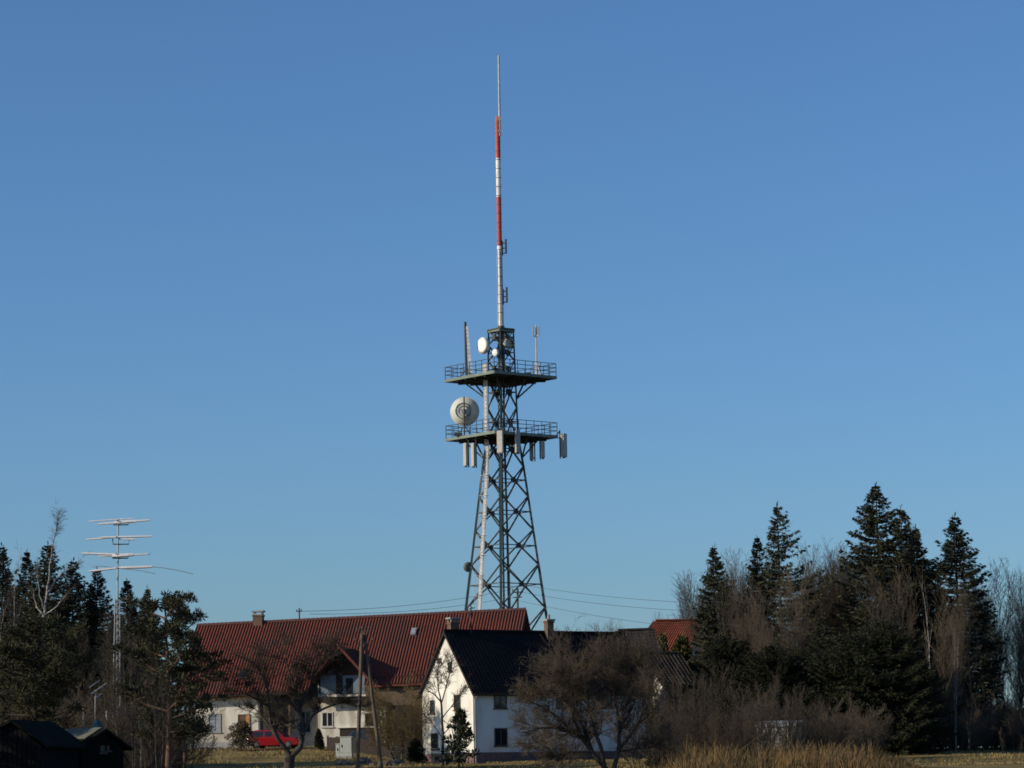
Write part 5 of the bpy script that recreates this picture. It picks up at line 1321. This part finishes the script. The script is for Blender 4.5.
plant('pine_open', 'pine_tree', 186, 603, 152, 'slimmer pine close against the red roof with a knobbly outline', group='pines on the left', sx=.62, rz=2.2)
plant('sapling_pale', 'bare_tree', 148, 722, 146, 'small dead stub of a tree beside the open pine trunk', group=GLB, sx=.7)
it = []
rng = random.Random(19)
for i in range(26): it.append((rng.choice(['spruce_dark', 'spruce_rough', 'spruce_full']), rng.uniform(-60, 165), rng.uniform(590, 640), rng.choice((rng.uniform(180, 191), rng.uniform(255, 272))), 1.2))
for px, py, Y in ((-60, 560, 118), (-110, 540, 112), (-160, 560, 121), (-210, 540, 108), (-90, 600, 128), (-140, 590, 133), (-30, 640, 104), (-70, 620, 98)): it.append(('spruce_dark', px, py, Y, 1.1))  # unseen spruces beyond the left edge, added to cast shade over the sheds
for i in range(40): it.append((rng.choice(['shrub_a', 'shrub_b', 'shrub_c']), rng.uniform(-30, 172), rng.uniform(680, 728), rng.uniform(152, 200), rng.uniform(.9, 1.3)))
for i in range(8): it.append(('hemlock', rng.uniform(-20, 140), rng.uniform(665, 700), rng.uniform(175, 190), 1.1))
mass('undergrowth', 'dark undergrowth and young spruces filling the left wood, with unseen spruces added for shade', it, 5)

# ---- trees round the houses
def traced_tree(name, label, base, Y, limbs, seed, trunk_mat, twig_mat, deep=3, kids=(9, 7, 6), tw=.008):
    """leafless tree whose main limbs follow given bends; twigs are grown from them"""
    b = P(base, 775, Y); b.z = gz(b.x, Y); rng = random.Random(seed); g, c = Geo(), Geo()
    def twig(p, d, L, r, k):
        s = [p]; n = 4
        for m in range(n): d = (d + V3((rng.gauss(0, .20), rng.gauss(0, .20), rng.gauss(.03, .14)))).normalized(); s.append(s[-1] + d * L / n)
        tubeq(g if r > .03 else c, [tuple(x) for x in s], [r, r * .85, r * .7, r * .55, r * .4], 5 if r > .03 else 3)
        if k:
            for m in range(kids[deep - k]):
                e = s[rng.randint(1, n)]; d2 = (d + V3((rng.gauss(0, .58), rng.gauss(0, .58), rng.gauss(.12, .42)))).normalized(); twig(e, d2, L * rng.uniform(.45, .80), max(r * .5, tw), k - 1)
    for pts, r0, r1, subs, L in limbs:
        q = [P(x, y, Y + dy) - b for x, y, dy in pts]; pp = []
        for i in range(len(q) - 1):
            for f in (0, .33, .66): pp.append(q[i].lerp(q[i+1], f) + V3((rng.gauss(0, .015), rng.gauss(0, .03), 0)))
        pp.append(q[-1]); k = len(pp); rad = [r0 + (r1 - r0) * i / (k - 1) for i in range(k)]; tubeq(g, [tuple(x) for x in pp], rad, 8)
        for i in range(subs):
            j = int((.3 + .7 * rng.random()) * (k - 1)); d = (pp[min(j+1, k-1)] - pp[max(j-1, 0)]).normalized()
            d = (d + V3((rng.gauss(0, .7), rng.gauss(0, .8), rng.gauss(.1, .45)))).normalized(); twig(pp[j], d, L * rng.uniform(.6, 1.2), max(rad[j] * .5, .022), deep)
    t = thing(name, b, label, 'tree')
    link_mesh('trunk', raw_mesh('trunk', *g.arrays(), [MT[trunk_mat]], True), t); link_mesh('crown', raw_mesh('crown', *c.arrays(), [MT[twig_mat]]), t)
traced_tree('apple_tree', 'gnarled leafless fruit tree with a forked trunk in front of the red car', 289, 145, [
    ([(287.5, 778, 0), (289, 765, 0), (291, 755, 0)], .28, .24, 0, 1),
    ([(291, 756, 0), (285, 748, -.1), (277, 738, -.3), (271, 722, -.5), (268, 706, -.7), (268, 690, -.9), (262, 676, -1.0), (255, 664, -1)], .14, .03, 11, 1.0),
    ([(291, 756, 0), (300, 747, 0), (303, 735, .1), (301, 722, .2), (299, 710, .3), (296, 698, .4), (293, 684, .5), (288, 668, .6), (286, 655, .6)], .17, .03, 13, 1.0),
    ([(303, 735, .1), (307, 724, .4), (314, 714, .8), (325, 708, 1.2), (337, 704, 1.5), (346, 702, 1.6)], .10, .025, 8, .85),
    ([(299, 712, .3), (292, 704, 0), (283, 699, -.2)], .06, .045, 0, 1),
    ([(299, 712, .3), (306, 696, .8), (312, 680, 1.0), (318, 666, 1.2), (327, 655, 1.2)], .07, .02, 14, .95),
    ([(268, 706, -.7), (258, 700, -1), (248, 695, -1.3), (240, 692, -1.5)], .06, .02, 6, .9),
    ([(277, 738, -.3), (266, 722, .3), (258, 712, .8), (250, 704, 1.2)], .05, .02, 5, .8)], 8, 'bark_apple', 'twig', kids=(8, 5, 4))
traced_tree('fruit_tree', 'large spreading leafless fruit tree hiding the right part of the white house', 606, 160, [
    ([(612, 780, 0), (604, 766, 0), (592, 752, 0), (583, 740, 0), (572, 731, -.3), (556, 727, -.6), (540, 728, -1.0), (524, 733, -1.3)], .17, .025, 15, 1.1),
    ([(583, 740, 0), (575, 722, .3), (570, 708, .5), (560, 697, .6), (545, 692, .6), (532, 694, .6)], .12, .025, 14, 1.3),
    ([(592, 752, 0), (586, 734, .6), (578, 716, 1.0), (568, 700, 1.3), (566, 684, 1.4), (560, 668, 1.5)], .12, .025, 16, 1.5),
    ([(604, 766, 0), (600, 745, -.4), (592, 722, -.8), (588, 700, -1.0), (590, 678, -1.1), (594, 662, -1.1)], .13, .025, 18, 1.5),
    ([(612, 780, 0), (618, 752, .2), (620, 728, .4), (616, 705, .8), (614, 685, 1.2), (610, 668, 1.4)], .14, .025, 18, 1.5),
    ([(618, 752, .2), (630, 735, -.3), (640, 718, -.8), (648, 700, -1.2), (650, 688, -1.4)], .10, .025, 14, 1.3),
    ([(620, 728, .4), (632, 708, 1), (638, 692, 1.4), (640, 676, 1.6)], .08, .02, 12, 1.2),
    ([(572, 731, -.3), (556, 716, -.9), (540, 706, -1.4), (526, 700, -1.6)], .07, .02, 10, 1.0),
    ([(592, 752, 0), (570, 752, -.4), (552, 757, -.7)], .06, .02, 7, .9), ([(618, 752, .2), (640, 748, .4), (656, 742, .6)], .06, .02, 10, 1.1), ([(572, 731, -.3), (558, 738, .4), (540, 744, .8), (524, 748, 1)], .05, .02, 10, .9), ([(588, 700, -1.0), (576, 686, -1.3), (560, 680, -1.6), (545, 676, -1.7)], .05, .02, 12, 1.1), ([(614, 685, 1.2), (626, 674, 1.5), (634, 664, 1.6)], .05, .02, 12, 1.1)], 12, 'bark_apple', 'twig_grey', kids=(8, 5, 4), tw=.0085)
plant('shrub_b', 'bare_bush', 560, 700, 170, 'low bare bush under the left boughs of the spreading fruit tree', cat='bush', sx=.9)
plant('shrub_a', 'bare_bush', 640, 700, 172, 'low bare bush under the right boughs of the spreading fruit tree', cat='bush', sx=1.0)
traced_tree('bare_tree', 'small leafless tree casting its shadow on the sunlit white gable', 442, 202, [
    ([(443, 766, 0), (442.5, 740, 0), (442, 715, 0), (441, 702, 0)], .10, .07, 0, 1), ([(441, 702, 0), (434, 694, -.2), (427, 690, -.3), (421, 685, -.4)], .055, .018, 9, .9),
    ([(441, 704, 0), (445, 690, .1), (449, 676, .2), (452, 662, .2)], .05, .015, 12, .9), ([(441, 702, 0), (438, 686, .2), (437, 672, .3), (440, 658, .3)], .05, .015, 12, .9),
    ([(442, 718, 0), (450, 708, -.2), (458, 698, -.3), (464, 688, -.4)], .045, .015, 9, .8), ([(442.5, 738, 0), (433, 724, .2), (426, 716, .3)], .04, .015, 7, .8), ([(442.5, 735, 0), (453, 724, -.3), (462, 716, -.5)], .04, .015, 6, .8)], 15, 'bark_apple', 'twig', deep=2, kids=(7, 5), tw=.009)
plant('holly', 'holly_bush', 459, 705, 199, 'dark green evergreen bush at the sunlit corner of the white house', cat='bush', sx=.95)
plant('shrub_gold', 'bare_bush', 404, 668, 219, 'tall golden-brown bare bush between the utility pole and the white house', cat='bush', sx=1.0)
plant('ball_bush', 'round_bush', 241, 719, 228, 'round grey-green bush at the tail of the red car', cat='bush', sx=1.15)
plant('yew_b', 'evergreen_bush', 319, 728, 228, 'small dark evergreen left of the board fence', cat='bush', sx=.8)
plant('yew_b', 'evergreen_bush', 416, 738, 214, 'low dark bush at the foot of the white gable', cat='bush', sx=1.3)

# ---- reeds and grass
def reeds():
    rng = np.random.default_rng(3); n = 30000
    Y = rng.uniform(128, 176, n); px = rng.uniform(640, 915, n); 
    den = .5 + .5 * np.sin(px * .045 + Y * .16) * np.sin(px * .11 + 1.3); keep = rng.random(n) < (.35 + .65 * den); Y, px = Y[keep], px[keep]; n = len(Y)
    x = (px - CX) / F_PX * Y * 1.005; z = np.array([gz(a, b) for a, b in zip(x, Y)])
    clump = .5 + .5 * np.sin(px * .09) * np.sin(px * .033 + Y * .3)
    edge = np.clip((px - 630) / 50, .2, 1) * np.clip((925 - px) / 70, .15, 1)
    h = 1.12 * rng.uniform(.35, 1.5, n) ** 1.15 * (.6 + .55 * clump) * edge * (1 + .35 * (rng.random(n) > .96))
    a = rng.uniform(0, 6.28, n); ln = np.abs(rng.normal(0, .32, n)) * h; w_ = rng.uniform(.010, .022, n); b = rng.uniform(0, 6.28, n)
    s = np.stack([np.cos(b) * w_, np.sin(b) * w_, 0 * b], 1); p = np.stack([x, Y, z - .05], 1); lean = np.stack([np.cos(a) * ln + .05, np.sin(a) * ln, 0 * a], 1)
    mid = p + lean * .35 + np.stack([0*h, 0*h, h * .6], 1); top = p + lean + np.stack([0*h, 0*h, h], 1)
    V = np.stack([p - s, p + s, mid + s, mid - s, top + s * .5, top - s * .5], 1).reshape(-1, 3); i = np.arange(n)[:, None] * 6
    F = np.concatenate([i + np.array([[0, 1, 2, 3]]), i + np.array([[3, 2, 4, 5]])])
    tag(link_mesh('reeds', raw_mesh('reeds', V, F, [MT['reed']])), 'tall golden-brown dry reeds along the lower right', 'reeds', kind='stuff')
reeds()
def grass():
    rng = np.random.default_rng(4); n = 42000
    Y = rng.uniform(185, 238, n); px = rng.uniform(-20, 1050, n); x = (px - CX) / F_PX * Y * 1.005; z = np.array([gz(a, b) for a, b in zip(x, Y)])
    h = rng.uniform(.03, .13, n) * (1 + .8 * np.sin(x * .6) * np.sin(Y * .4)); a = rng.uniform(0, 6.28, n); w_ = rng.uniform(.02, .05, n)
    s = np.stack([np.cos(a) * w_, np.sin(a) * w_, 0 * a], 1); p = np.stack([x, Y, z - .03], 1); t = p + np.stack([rng.normal(0, .06, n), rng.normal(0, .06, n), h + .03], 1)
    V = np.stack([p - s, p + s, t + s * .3, t - s * .3], 1).reshape(-1, 3)
    tag(link_mesh('grass', raw_mesh('grass', V, np.arange(4 * n).reshape(-1, 4), [MT['grass']])), 'short dry golden grass on the meadow', 'grass', kind='stuff')
grass()
